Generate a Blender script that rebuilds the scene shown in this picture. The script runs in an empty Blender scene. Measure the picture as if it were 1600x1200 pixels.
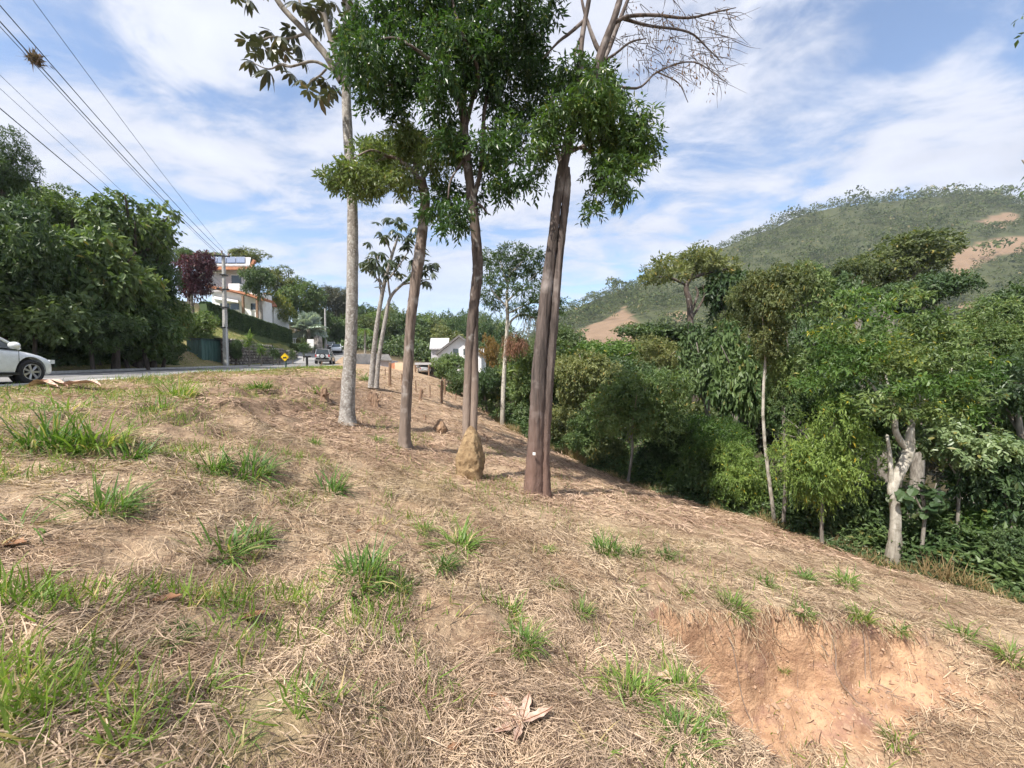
import bpy, bmesh, math, random
import numpy as np
from mathutils import Vector, Matrix

# ------------------------------------------------------------------ camera, sky, sun, exposure
S = bpy.context.scene
COL = S.collection
EYE = 1.6
F = 620.0                      # focal length in pixels of the 1600 px wide photograph
PITCH = math.radians(2.0)
cam_d = bpy.data.cameras.new('camera'); cam = bpy.data.objects.new('camera', cam_d); COL.objects.link(cam)
cam_d.sensor_width = 36; cam_d.lens = 36 * F / 1600; cam_d.clip_start = 0.05; cam_d.clip_end = 5000
cam.location = (0, 0, EYE); cam.rotation_euler = (math.radians(90) - PITCH, 0, 0)
S.camera = cam
S.render.engine = 'CYCLES'
S.cycles.use_denoising = True
S.cycles.max_bounces = 4; S.cycles.diffuse_bounces = 2; S.cycles.glossy_bounces = 2
S.cycles.transmission_bounces = 2; S.cycles.use_adaptive_sampling = True; S.cycles.adaptive_threshold = 0.03; S.cycles.transparent_max_bounces = 4; S.cycles.volume_bounces = 0
S.cycles.sample_clamp_indirect = 4.0
S.view_settings.view_transform = 'Standard'; S.view_settings.look = 'None'
S.view_settings.exposure = 0.95; S.view_settings.gamma = 1.0; S.view_settings.use_curve_mapping = False

SUN_VEC = Vector((-0.62, -0.72, 0.0)).normalized()
SUN_EL = math.radians(54)
SUN_DIR = Vector((SUN_VEC.x * math.cos(SUN_EL), SUN_VEC.y * math.cos(SUN_EL), math.sin(SUN_EL)))
sun_d = bpy.data.lights.new('sun', 'SUN'); sun = bpy.data.objects.new('sun', sun_d); COL.objects.link(sun)
sun_d.energy = 4.2; sun_d.angle = math.radians(0.6); sun_d.color = (1.0, 0.95, 0.87)
sun.rotation_euler = (-SUN_DIR).to_track_quat('-Z', 'Y').to_euler()

W = bpy.data.worlds.new('World'); S.world = W; W.use_nodes = True
def build_world():
    nt = W.node_tree; N = nt.nodes; L = nt.links
    N.clear()
    out = N.new('ShaderNodeOutputWorld'); bg = N.new('ShaderNodeBackground')
    sky = N.new('ShaderNodeTexSky'); sky.sky_type = 'NISHITA'; sky.sun_disc = False
    sky.sun_elevation = SUN_EL; sky.sun_rotation = math.atan2(SUN_VEC.x, SUN_VEC.y)
    sky.air_density = 1.0; sky.dust_density = 0.2; sky.ozone_density = 2.2; sky.altitude = 600
    tc = N.new('ShaderNodeTexCoord'); sep = N.new('ShaderNodeSeparateXYZ'); L.new(tc.outputs['Generated'], sep.inputs[0])
    def m(op, a, b=None):
        n = N.new('ShaderNodeMath'); n.operation = op
        for i, v in enumerate((a, b)):
            if v is None: continue
            if isinstance(v, (int, float)): n.inputs[i].default_value = v
            else: L.new(v, n.inputs[i])
        return n.outputs[0]
    zz = m('ADD', m('MAXIMUM', sep.outputs[2], 0.0), 0.13)
    cb = N.new('ShaderNodeCombineXYZ'); L.new(m('DIVIDE', sep.outputs[0], zz), cb.inputs[0]); L.new(m('DIVIDE', sep.outputs[1], zz), cb.inputs[1])
    def noise(scale, rot, stretch, detail, rough, loc=(0, 0, 0), dist=0.0):
        mp = N.new('ShaderNodeMapping'); L.new(cb.outputs[0], mp.inputs[0])
        mp.inputs['Location'].default_value = loc
        mp.inputs['Rotation'].default_value = (0, 0, math.radians(rot)); mp.inputs['Scale'].default_value = stretch
        n = N.new('ShaderNodeTexNoise'); L.new(mp.outputs[0], n.inputs['Vector'])
        n.inputs['Scale'].default_value = scale; n.inputs['Detail'].default_value = detail; n.inputs['Roughness'].default_value = rough
        n.inputs['Distortion'].default_value = dist
        return n.outputs['Fac']
    big = noise(0.75, 35, (1, 1.5, 1), 3, 0.5, (1.3, 0.4, 0))
    mid = noise(2.6, 48, (0.9, 1.25, 1), 9, 0.60, (4.1, 2.2, 0), 0.4)
    fine = noise(6.0, 25, (1, 1.8, 1), 6, 0.6, (0.7, 0.2, 0), 0.3)
    d = m('ADD', m('ADD', m('MULTIPLY', big, 0.62), m('MULTIPLY', mid, 0.58)), m('MULTIPLY', fine, 0.12))
    r = N.new('ShaderNodeMapRange'); r.interpolation_type = 'SMOOTHSTEP'
    L.new(d, r.inputs['Value']); r.inputs['From Min'].default_value = 0.525; r.inputs['From Max'].default_value = 0.70
    r.inputs['To Min'].default_value = 0.06; r.inputs['To Max'].default_value = 0.97
    lowr = N.new('ShaderNodeMapRange'); lowr.interpolation_type = 'SMOOTHSTEP'
    L.new(sep.outputs[2], lowr.inputs['Value']); lowr.inputs['From Min'].default_value = 0.02; lowr.inputs['From Max'].default_value = 0.34
    lowr.inputs['To Min'].default_value = 0.35; lowr.inputs['To Max'].default_value = 1.0
    cov = m('MULTIPLY', r.outputs[0], lowr.outputs[0])
    shade = N.new('ShaderNodeMapRange'); L.new(mid, shade.inputs['Value'])
    shade.inputs['From Min'].default_value = 0.3; shade.inputs['From Max'].default_value = 0.75
    shade.inputs['To Min'].default_value = 0.80; shade.inputs['To Max'].default_value = 1.12
    cc = N.new('ShaderNodeMix'); cc.data_type = 'RGBA'; cc.blend_type = 'MULTIPLY'; cc.inputs['Factor'].default_value = 1
    cc.inputs['A'].default_value = (3.6, 3.75, 4.3, 1); L.new(shade.outputs[0], cc.inputs['B'])
    mx = N.new('ShaderNodeMix'); mx.data_type = 'RGBA'; L.new(cov, mx.inputs['Factor']); L.new(sky.outputs[0], mx.inputs['A']); L.new(cc.outputs['Result'], mx.inputs['B'])
    L.new(mx.outputs['Result'], bg.inputs['Color']); bg.inputs['Strength'].default_value = 0.125
    L.new(bg.outputs[0], out.inputs['Surface'])
build_world()

# ------------------------------------------------------------------ helpers
def P(px, py, d):
    """the point at depth d (metres along +Y) that the photograph shows at pixel px, py"""
    u = (px - 800) / F; v = (600 - py) / F
    cp, sp = math.cos(PITCH), math.sin(PITCH)
    dy = cp + v * sp; dz = -sp + v * cp
    return np.array([u / dy * d, d, EYE + dz / dy * d])

def tag(o, label=None, cat=None, group=None, kind=None):
    if label: o['label'] = label
    if cat: o['category'] = cat
    if group: o['group'] = group
    if kind: o['kind'] = kind
    return o

class MB:
    def __init__(s): s.v = []; s.q = []; s.t = []; s.n = 0
    def add(s, v, f):
        v = np.asarray(v, float).reshape(-1, 3); f = np.asarray(f, int)
        if f.size:
            if f.shape[1] == 4: s.q.append(f + s.n)
            else: s.t.append(f + s.n)
        s.v.append(v); s.n += len(v); return s
    def mesh(s, name, mat=None, off=(0, 0, 0), smooth=False):
        me = bpy.data.meshes.new(name)
        v = np.concatenate(s.v) - np.asarray(off, float)
        q = np.concatenate(s.q) if s.q else np.zeros((0, 4), int)
        t = np.concatenate(s.t) if s.t else np.zeros((0, 3), int)
        me.vertices.add(len(v)); me.vertices.foreach_set('co', v.astype(np.float32).ravel())
        loops = np.concatenate([q.ravel(), t.ravel()]).astype(np.int32)
        me.loops.add(len(loops)); me.loops.foreach_set('vertex_index', loops)
        nf = len(q) + len(t); me.polygons.add(nf)
        tot = np.concatenate([np.full(len(q), 4), np.full(len(t), 3)]).astype(np.int32)
        st = np.concatenate([[0], np.cumsum(tot)[:-1]]).astype(np.int32)
        me.polygons.foreach_set('loop_start', st); me.polygons.foreach_set('loop_total', tot)
        me.polygons.foreach_set('use_smooth', np.full(nf, smooth))
        if mat: me.materials.append(mat)
        me.update(calc_edges=True); me.validate()
        return me
    def obj(s, name, mat=None, parent=None, off=(0, 0, 0), smooth=False):
        return link(name, s.mesh(name, mat, off, smooth), parent)

def link(name, me, parent=None, loc=None):
    o = bpy.data.objects.new(name, me); COL.objects.link(o)
    if parent is not None: o.parent = parent
    if loc is not None: o.location = loc
    return o

def empty(name, loc=(0, 0, 0), rz=0.0):
    e = bpy.data.objects.new(name, None); COL.objects.link(e); e.location = loc; e.rotation_euler = (0, 0, rz); e.empty_display_size = 0.2
    return e

def box(mb, c, s, rz=0.0, rx=0.0):
    x, y, z = np.array(s) / 2
    v = np.array([[-x, -y, -z], [x, -y, -z], [x, y, -z], [-x, y, -z], [-x, -y, z], [x, -y, z], [x, y, z], [-x, y, z]])
    if rx: 
        a, b = math.cos(rx), math.sin(rx); v = v @ np.array([[1, 0, 0], [0, a, b], [0, -b, a]])
    if rz:
        a, b = math.cos(rz), math.sin(rz); v = v @ np.array([[a, b, 0], [-b, a, 0], [0, 0, 1]])
    mb.add(v + np.array(c), [[0, 3, 2, 1], [4, 5, 6, 7], [0, 1, 5, 4], [1, 2, 6, 5], [2, 3, 7, 6], [3, 0, 4, 7]])
    return mb

def prism(mb, poly, a, b):
    """extrude polygon (n,3) from offset a to offset b (3-vectors)"""
    p = np.asarray(poly, float); n = len(p); v = np.concatenate([p + np.asarray(a, float), p + np.asarray(b, float)])
    mb.add(v, [[i, (i + 1) % n, n + (i + 1) % n, n + i] for i in range(n)])
    tri = [[0, i + 1, i] for i in range(1, n - 1)] + [[n, n + i, n + i + 1] for i in range(1, n - 1)]
    k = mb.n - 2 * n; mb.t.append(np.array(tri) + k)
    return mb

def smooth_path(pts, rad, n=6):
    pts = np.asarray(pts, float); rad = np.asarray(rad, float)
    if len(pts) < 3: 
        t = np.linspace(0, 1, n + 1)[:, None]
        return pts[0] + (pts[-1] - pts[0]) * t, np.interp(t[:, 0], [0, 1], [rad[0], rad[-1]])
    e = np.concatenate([[2 * pts[0] - pts[1]], pts, [2 * pts[-1] - pts[-2]]]); out = []; ro = []
    for i in range(len(pts) - 1):
        p0, p1, p2, p3 = e[i:i + 4]
        for t in np.arange(n) / n:
            out.append(0.5 * (2 * p1 + (p2 - p0) * t + (2 * p0 - 5 * p1 + 4 * p2 - p3) * t * t + (3 * p1 - p0 - 3 * p2 + p3) * t ** 3))
            ro.append(rad[i] + (rad[i + 1] - rad[i]) * t)
    out.append(pts[-1]); ro.append(rad[-1])
    return np.array(out), np.array(ro)

def tube(mb, pts, rad, sides=8, n=6, rough=0.0, seed=0, flare=0.0):
    p, r = smooth_path(pts, rad, n); m = len(p)
    rs = np.random.RandomState(seed)
    d = np.gradient(p, axis=0); d /= np.linalg.norm(d, axis=1)[:, None] + 1e-9
    ref = np.array([0.0, 1, 0]) if abs(d[0][1]) < 0.8 else np.array([1.0, 0, 0])
    a = np.linspace(0, 2 * np.pi, sides, endpoint=False)
    ridge = 1 + rough * 0.6 * rs.randn(sides)
    vs = []
    for i in range(m):
        u = np.cross(d[i], ref); u /= np.linalg.norm(u) + 1e-9; w = np.cross(d[i], u)
        rr = r[i] * ridge * (1 + rough * 0.5 * rs.randn(sides))
        if flare: rr = rr * (1 + flare * math.exp(-i / (0.08 * m)) * (1 + 0.5 * np.sin(a * 3 + seed)))
        vs.append(p[i] + np.outer(np.cos(a) * rr, u) + np.outer(np.sin(a) * rr, w))
    v = np.concatenate(vs + [p[-1:] + d[-1] * r[-1] * 0.6])
    i0 = np.arange(m - 1)[:, None] * sides; j = np.arange(sides)[None, :]; j1 = (j + 1) % sides
    f = np.stack([i0 + j, i0 + j1, i0 + sides + j1, i0 + sides + j], -1).reshape(-1, 4)
    mb.add(v, f)
    top = (m - 1) * sides
    mb.t.append(np.array([[top + k, top + (k + 1) % sides, m * sides] for k in range(sides)]) + mb.n - len(v))
    return mb

# value noise
def _h(ix, iy, s):
    n = (ix.astype(np.int64) * 374761393 + iy.astype(np.int64) * 668265263 + s * 1274126177) & 0x7fffffff
    n = ((n ^ (n >> 13)) * 1274126177) & 0x7fffffff
    return ((n ^ (n >> 16)) & 0xffff) / 65535.0
def vnoise(x, y, s=0):
    ix = np.floor(x); iy = np.floor(y); fx = x - ix; fy = y - iy
    fx = fx * fx * (3 - 2 * fx); fy = fy * fy * (3 - 2 * fy)
    a = _h(ix, iy, s); b = _h(ix + 1, iy, s); c = _h(ix, iy + 1, s); d = _h(ix + 1, iy + 1, s)
    return (a * (1 - fx) + b * fx) * (1 - fy) + (c * (1 - fx) + d * fx) * fy - 0.5
def sstep(a, b, x):
    t = np.clip((np.asarray(x, float) - a) / (b - a), 0, 1); return t * t * (3 - 2 * t)

# ------------------------------------------------------------------ materials
def new_mat(name):
    m = bpy.data.materials.new(name); m.use_nodes = True
    nt = m.node_tree; b = nt.nodes.get('Principled BSDF'); return m, nt, b
def _n(nt, t, **kw):
    n = nt.nodes.new(t)
    for k, v in kw.items(): setattr(n, k, v)
    return n
def mat_noise(name, c1, c2, scale=5, rough=0.85, bump=0.0, stretch=(1, 1, 1), detail=5, c3=None, scale3=1.0, thr=(0.5, 0.65), spec=0.3, ramp=(0.35, 0.65), coords='Object', metallic=0.0, bscale=None):
    m, nt, b = new_mat(name); L = nt.links
    tc = _n(nt, 'ShaderNodeTexCoord'); mp = _n(nt, 'ShaderNodeMapping'); mp.inputs['Scale'].default_value = stretch
    L.new(tc.outputs[coords], mp.inputs[0])
    no = _n(nt, 'ShaderNodeTexNoise'); no.inputs['Scale'].default_value = scale; no.inputs['Detail'].default_value = detail; no.inputs['Roughness'].default_value = 0.62
    L.new(mp.outputs[0], no.inputs['Vector'])
    r = _n(nt, 'ShaderNodeMapRange'); L.new(no.outputs['Fac'], r.inputs['Value']); r.inputs['From Min'].default_value = ramp[0]; r.inputs['From Max'].default_value = ramp[1]
    mx = _n(nt, 'ShaderNodeMix', data_type='RGBA'); L.new(r.outputs[0], mx.inputs['Factor'])
    mx.inputs['A'].default_value = (*c1, 1); mx.inputs['B'].default_value = (*c2, 1); col = mx.outputs['Result']
    if c3 is not None:
        n3 = _n(nt, 'ShaderNodeTexNoise'); n3.inputs['Scale'].default_value = scale3; n3.inputs['Detail'].default_value = 4; L.new(tc.outputs[coords], n3.inputs['Vector'])
        r3 = _n(nt, 'ShaderNodeMapRange'); L.new(n3.outputs['Fac'], r3.inputs['Value']); r3.inputs['From Min'].default_value = thr[0]; r3.inputs['From Max'].default_value = thr[1]
        m3 = _n(nt, 'ShaderNodeMix', data_type='RGBA'); L.new(r3.outputs[0], m3.inputs['Factor']); L.new(col, m3.inputs['A']); m3.inputs['B'].default_value = (*c3, 1); col = m3.outputs['Result']
    L.new(col, b.inputs['Base Color']); b.inputs['Roughness'].default_value = rough; b.inputs['Specular IOR Level'].default_value = spec; b.inputs['Metallic'].default_value = metallic
    if bump:
        src = no
        if bscale:
            src = _n(nt, 'ShaderNodeTexNoise'); src.inputs['Scale'].default_value = bscale; src.inputs['Detail'].default_value = 5; L.new(mp.outputs[0], src.inputs['Vector'])
        bp = _n(nt, 'ShaderNodeBump'); bp.inputs['Strength'].default_value = 1.0; bp.inputs['Distance'].default_value = bump; L.new(src.outputs['Fac'], bp.inputs['Height']); L.new(bp.outputs[0], b.inputs['Normal'])
    return m
def mat_flat(name, c, rough=0.6, metallic=0.0, spec=0.4, coat=0.0):
    m = mat_noise(name, tuple(x * 0.93 for x in c), tuple(min(1, x * 1.05) for x in c), 9, rough, 0.0, spec=spec, metallic=metallic)
    m.node_tree.nodes['Principled BSDF'].inputs['Coat Weight'].default_value = coat
    return m
def mat_leaf(name, c1, c2, c3=None, f3=0.06, trans=0.3, rough=0.45, nscale=0.8, spec=0.35, isl=0.55):
    """leaf colours: random per leaf between c1 and c2, a patchy drift over the crown, a few leaves of c3"""
    m, nt, b = new_mat(name); L = nt.links
    g = _n(nt, 'ShaderNodeNewGeometry'); oi = _n(nt, 'ShaderNodeObjectInfo')
    tc = _n(nt, 'ShaderNodeTexCoord'); no = _n(nt, 'ShaderNodeTexNoise'); no.inputs['Scale'].default_value = nscale; no.inputs['Detail'].default_value = 2
    L.new(tc.outputs['Object'], no.inputs['Vector'])
    a = _n(nt, 'ShaderNodeMath', operation='MULTIPLY_ADD'); L.new(no.outputs['Fac'], a.inputs[0]); a.inputs[1].default_value = 1.7; a.inputs[2].default_value = -0.62 + (0.55 - isl) * 0.5
    a2 = _n(nt, 'ShaderNodeMath', operation='MULTIPLY_ADD'); L.new(g.outputs['Random Per Island'], a2.inputs[0]); a2.inputs[1].default_value = isl; L.new(a.outputs[0], a2.inputs[2]); a2.use_clamp = True
    mx = _n(nt, 'ShaderNodeMix', data_type='RGBA'); L.new(a2.outputs[0], mx.inputs['Factor']); mx.inputs['A'].default_value = (*c1, 1); mx.inputs['B'].default_value = (*c2, 1); col = mx.outputs['Result']
    if c3 is not None:
        gt = _n(nt, 'ShaderNodeMath', operation='GREATER_THAN'); ml = _n(nt, 'ShaderNodeMath', operation='MULTIPLY'); L.new(g.outputs['Random Per Island'], ml.inputs[0]); ml.inputs[1].default_value = 37.31
        fr = _n(nt, 'ShaderNodeMath', operation='FRACT'); L.new(ml.outputs[0], fr.inputs[0])
        th = _n(nt, 'ShaderNodeMath', operation='MULTIPLY_ADD'); L.new(no.outputs['Fac'], th.inputs[0]); th.inputs[1].default_value = -3.2 * f3; th.inputs[2].default_value = 1.0 + 0.7 * f3
        L.new(fr.outputs[0], gt.inputs[0]); L.new(th.outputs[0], gt.inputs[1])
        m3 = _n(nt, 'ShaderNodeMix', data_type='RGBA'); L.new(gt.outputs[0], m3.inputs['Factor']); L.new(col, m3.inputs['A']); m3.inputs['B'].default_value = (*c3, 1); col = m3.outputs['Result']
    hv = _n(nt, 'ShaderNodeHueSaturation'); L.new(col, hv.inputs['Color'])
    v = _n(nt, 'ShaderNodeMath', operation='MULTIPLY_ADD'); L.new(oi.outputs['Random'], v.inputs[0]); v.inputs[1].default_value = 0.5; v.inputs[2].default_value = 0.78; L.new(v.outputs[0], hv.inputs['Value'])
    h = _n(nt, 'ShaderNodeMath', operation='MULTIPLY_ADD'); L.new(oi.outputs['Random'], h.inputs[0]); h.inputs[1].default_value = -0.035; h.inputs[2].default_value = 0.515; L.new(h.outputs[0], hv.inputs['Hue'])
    L.new(hv.outputs[0], b.inputs['Base Color']); b.inputs['Roughness'].default_value = rough; b.inputs['Specular IOR Level'].default_value = spec
    tr = _n(nt, 'ShaderNodeBsdfTranslucent'); tcn = _n(nt, 'ShaderNodeMix', data_type='RGBA', blend_type='MULTIPLY'); tcn.inputs['Factor'].default_value = 1
    L.new(hv.outputs[0], tcn.inputs['A']); tcn.inputs['B'].default_value = (1.5, 1.6, 0.7, 1); L.new(tcn.outputs['Result'], tr.inputs['Color'])
    ms = _n(nt, 'ShaderNodeMixShader'); ms.inputs[0].default_value = trans; L.new(b.outputs[0], ms.inputs[1]); L.new(tr.outputs[0], ms.inputs[2])
    L.new(ms.outputs[0], nt.nodes['Material Output'].inputs['Surface'])
    return m

M = {}
M['leaf_glossy'] = mat_leaf('leaf_glossy', (0.02, 0.048, 0.013), (0.105, 0.18, 0.045), (0.18, 0.21, 0.05), 0.05, 0.33, 0.35, spec=0.5)
M['leaf_light'] = mat_leaf('leaf_light', (0.05, 0.09, 0.03), (0.16, 0.21, 0.075), (0.2, 0.2, 0.06), 0.05, 0.33, 0.4, spec=0.5)
M['leaf_mid'] = mat_leaf('leaf_mid', (0.05, 0.095, 0.033), (0.19, 0.255, 0.09), (0.2, 0.18, 0.05), 0.03, 0.3, 0.45)
M['leaf_bright'] = mat_leaf('leaf_bright', (0.06, 0.12, 0.028), (0.21, 0.30, 0.08), (0.42, 0.36, 0.04), 0.015, 0.35, 0.45)
M['leaf_dark'] = mat_leaf('leaf_dark', (0.038, 0.072, 0.03), (0.12, 0.175, 0.066), (0.09, 0.11, 0.04), 0.03, 0.25, 0.45)
M['leaf_olive'] = mat_leaf('leaf_olive', (0.065, 0.09, 0.035), (0.19, 0.215, 0.085), (0.3, 0.25, 0.07), 0.04, 0.3, 0.5)
M['leaf_yellow'] = mat_leaf('leaf_yellow', (0.08, 0.12, 0.03), (0.2, 0.23, 0.06), (0.45, 0.38, 0.06), 0.12, 0.33, 0.5)
M['leaf_grey'] = mat_leaf('leaf_grey', (0.05, 0.055, 0.04), (0.13, 0.14, 0.1), (0.18, 0.15, 0.1), 0.1, 0.2, 0.5)
M['leaf_purple'] = mat_leaf('leaf_purple', (0.035, 0.010, 0.016), (0.10, 0.03, 0.04), (0.16, 0.06, 0.05), 0.06, 0.2, 0.5)
M['leaf_brown'] = mat_leaf('leaf_brown', (0.10, 0.06, 0.035), (0.22, 0.13, 0.07), None, 0, 0.25, 0.7)
M['leaf_orange'] = mat_leaf('leaf_orange', (0.16, 0.10, 0.03), (0.36, 0.2, 0.06), (0.08, 0.11, 0.03), 0.15, 0.3, 0.6)
M['leaf_silver'] = mat_leaf('leaf_silver', (0.26, 0.32, 0.28), (0.46, 0.52, 0.47), None, 0, 0.15, 0.5)
M['leaf_broad'] = mat_leaf('leaf_broad', (0.07, 0.12, 0.05), (0.2, 0.27, 0.13), (0.2, 0.2, 0.06), 0.04, 0.3, 0.4, spec=0.5)
M['hill_leaf'] = mat_leaf('hill_leaf', (0.02, 0.038, 0.014), (0.12, 0.15, 0.055), (0.2, 0.18, 0.09), 0.05, 0.15, 0.7, nscale=0.07, spec=0.1, isl=0.22)
M['grass'] = mat_leaf('grass', (0.055, 0.12, 0.02), (0.19, 0.295, 0.065), (0.44, 0.37, 0.18), 0.15, 0.35, 0.45, nscale=3)
M['grass_short'] = mat_leaf('grass_short', (0.10, 0.13, 0.03), (0.27, 0.29, 0.085), (0.42, 0.34, 0.17), 0.12, 0.3, 0.6, nscale=0.6)
M['straw'] = mat_leaf('straw', (0.21, 0.148, 0.097), (0.63, 0.50, 0.35), (0.10, 0.068, 0.05), 0.18, 0.15, 0.7, nscale=1.1, spec=0.15, isl=.75)
M['straw_far'] = mat_leaf('straw_far', (0.19, 0.128, 0.085), (0.53, 0.41, 0.28), (0.12, 0.078, 0.055), 0.12, 0.1, 0.7, nscale=0.7, spec=0.15)
M['dry_stalk'] = mat_leaf('dry_stalk', (0.2, 0.14, 0.07), (0.46, 0.34, 0.18), (0.12, 0.14, 0.04), 0.15, 0.2, 0.7, nscale=0.8)
M['dead_leaf'] = mat_noise('dead_leaf', (0.36, 0.22, 0.16), (0.62, 0.45, 0.36), 14, 0.8, 0.004)
M['dead_leaf_brown'] = mat_noise('dead_leaf_brown', (0.16, 0.075, 0.04), (0.32, 0.17, 0.09), 14, 0.8, 0.004)
M['bark_pale'] = mat_noise('bark_pale', (0.17, 0.145, 0.125), (0.36, 0.33, 0.30), 7, 0.9, 0.03, (1, 1, 0.7), c3=(0.44, 0.42, 0.39), scale3=20, thr=(0.53, 0.63))
M['bark_brown'] = mat_noise('bark_brown', (0.09, 0.066, 0.052), (0.26, 0.2, 0.165), 14, 0.9, 0.03, (1, 1, 0.16), c3=(0.40, 0.36, 0.33), scale3=3.5, thr=(0.54, 0.7))
M['bark_dark'] = mat_noise('bark_dark', (0.045, 0.034, 0.03), (0.15, 0.115, 0.095), 14, 0.9, 0.03, (1, 1, 0.16), c3=(0.3, 0.28, 0.26), scale3=4, thr=(0.58, 0.7))
M['bark_red'] = mat_noise('bark_red', (0.10, 0.062, 0.048), (0.31, 0.2, 0.155), 13, 0.9, 0.035, (1, 1, 0.1), c3=(0.30, 0.25, 0.22), scale3=2, thr=(0.5, 0.68))
def bark_two_tone(m, c_low1, c_low2, z0, z1):
    nt = m.node_tree; L = nt.links; b = nt.nodes['Principled BSDF']; src = b.inputs['Base Color'].links[0].from_socket
    tc = _n(nt, 'ShaderNodeTexCoord'); sp = _n(nt, 'ShaderNodeSeparateXYZ'); L.new(tc.outputs['Object'], sp.inputs[0])
    no = _n(nt, 'ShaderNodeTexNoise'); no.inputs['Scale'].default_value = 6.5; no.inputs['Detail'].default_value = 9; no.inputs['Roughness'].default_value = .7; mp = _n(nt, 'ShaderNodeMapping'); mp.inputs['Scale'].default_value = (3, 3, .3); L.new(tc.outputs['Object'], mp.inputs[0]); L.new(mp.outputs[0], no.inputs['Vector'])
    lo = _n(nt, 'ShaderNodeMix', data_type='RGBA'); L.new(no.outputs['Fac'], lo.inputs['Factor']); lo.inputs['A'].default_value = (*c_low1, 1); lo.inputs['B'].default_value = (*c_low2, 1)
    a = _n(nt, 'ShaderNodeMath', operation='MULTIPLY_ADD'); L.new(no.outputs['Fac'], a.inputs[0]); a.inputs[1].default_value = 2.4; L.new(sp.outputs[2], a.inputs[2])
    r = _n(nt, 'ShaderNodeMapRange'); L.new(a.outputs[0], r.inputs['Value']); r.inputs['From Min'].default_value = z0 + 1.2; r.inputs['From Max'].default_value = z1 + 1.2
    mx = _n(nt, 'ShaderNodeMix', data_type='RGBA'); L.new(r.outputs[0], mx.inputs['Factor']); L.new(lo.outputs['Result'], mx.inputs['A']); L.new(src, mx.inputs['B']); L.new(mx.outputs['Result'], b.inputs['Base Color'])
M['bark_red'] = mat_noise('bark_red', (0.05, 0.04, 0.035), (0.16, 0.125, 0.11), 13, 0.9, 0.035, (1, 1, 0.1), c3=(0.30, 0.26, 0.24), scale3=2, thr=(0.56, 0.72))
bark_two_tone(M['bark_red'], (0.06, 0.036, 0.028), (0.30, 0.19, 0.15), .5, 2.4)
bark_two_tone(M['bark_brown'], (0.10, 0.075, 0.06), (0.34, 0.265, 0.215), .4, 1.6)
bark_two_tone(M['bark_dark'], (0.14, 0.10, 0.08), (0.40, 0.31, 0.25), 1.6, 3.0)
M['bark_white'] = mat_noise('bark_white', (0.30, 0.27, 0.22), (0.56, 0.52, 0.45), 10, 0.85, 0.02, (1, 1, 0.5), c3=(0.22, 0.2, 0.16), scale3=5, thr=(0.55, 0.65))
bark_two_tone(M['bark_white'], (0.12, 0.10, 0.08), (0.36, 0.32, 0.26), .3, 1.5)
M['bark_grey'] = mat_noise('bark_grey', (0.13, 0.11, 0.09), (0.3, 0.27, 0.23), 10, 0.9, 0.02, (1, 1, 0.3))
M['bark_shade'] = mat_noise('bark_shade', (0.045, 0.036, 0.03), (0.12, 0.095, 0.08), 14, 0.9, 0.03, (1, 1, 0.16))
M['wood'] = mat_noise('wood', (0.14, 0.085, 0.055), (0.32, 0.21, 0.14), 12, 0.9, 0.01, (1, 1, 0.15))
M['concrete'] = mat_noise('concrete', (0.33, 0.32, 0.3), (0.48, 0.465, 0.44), 6, 0.9, 0.004)
M['concrete_dirty'] = mat_noise('concrete_dirty', (0.42, 0.41, 0.38), (0.62, 0.6, 0.56), 2, 0.9, 0.004, c3=(0.25, 0.24, 0.22), scale3=1.2, thr=(0.55, 0.72))
M['clay'] = mat_noise('clay', (0.2, 0.13, 0.07), (0.37, 0.26, 0.145), 6, 0.95, 0.06, c3=(0.17, 0.11, 0.06), scale3=14, thr=(0.55, 0.68))
M['clay_far'] = mat_noise('clay_far', (0.24, 0.15, 0.09), (0.38, 0.25, 0.16), 8, 0.95, 0.04)
M['stone'] = mat_noise('stone', (0.13, 0.115, 0.10), (0.38, 0.34, 0.30), 2.2, 0.9, 0.03, c3=(0.08, 0.075, 0.06), scale3=3.2, thr=(0.55, 0.7))
M['mortar'] = mat_noise('mortar', (0.08, 0.07, 0.06), (0.14, 0.125, 0.11), 6, 0.95)
M['white_wall'] = mat_noise('white_wall', (0.72, 0.71, 0.69), (0.82, 0.81, 0.80), 1.2, 0.8)
M['grey_wall'] = mat_noise('grey_wall', (0.42, 0.40, 0.42), (0.5, 0.48, 0.5), 1.2, 0.8)
M['cream_wall'] = mat_noise('cream_wall', (0.6, 0.45, 0.3), (0.72, 0.56, 0.4), 1.2, 0.8)
M['terracotta'] = mat_noise('terracotta', (0.34, 0.135, 0.075), (0.5, 0.235, 0.135), 5, 0.85, 0.02)
M['roof_pale'] = mat_noise('roof_pale', (0.36, 0.35, 0.36), (0.5, 0.49, 0.5), 3, 0.8)
M['roof_dark'] = mat_noise('roof_dark', (0.10, 0.095, 0.09), (0.2, 0.185, 0.17), 3, 0.8)
M['solar'] = mat_flat('solar', (0.12, 0.16, 0.26), 0.12, 0.2, 0.8)
M['shutter'] = mat_flat('shutter', (0.42, 0.42, 0.46), 0.5)
M['window_glass'] = mat_flat('window_glass', (0.03, 0.04, 0.045), 0.08, 0.0, 0.7)
M['frame_white'] = mat_flat('frame_white', (0.75, 0.75, 0.74), 0.5)
M['shed_green'] = mat_noise('shed_green', (0.055, 0.115, 0.10), (0.08, 0.155, 0.135), 3, 0.55, 0.0, (3, 3, 0.4))
M['shed_dark'] = mat_flat('shed_dark', (0.03, 0.06, 0.055), 0.5)
M['car_white'] = mat_flat('car_white', (0.74, 0.76, 0.77), 0.3, 0.0, 0.5, 0.8)
M['car_silver'] = mat_flat('car_silver', (0.5, 0.5, 0.5), 0.32, 0.5, 0.5, 0.6)
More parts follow.
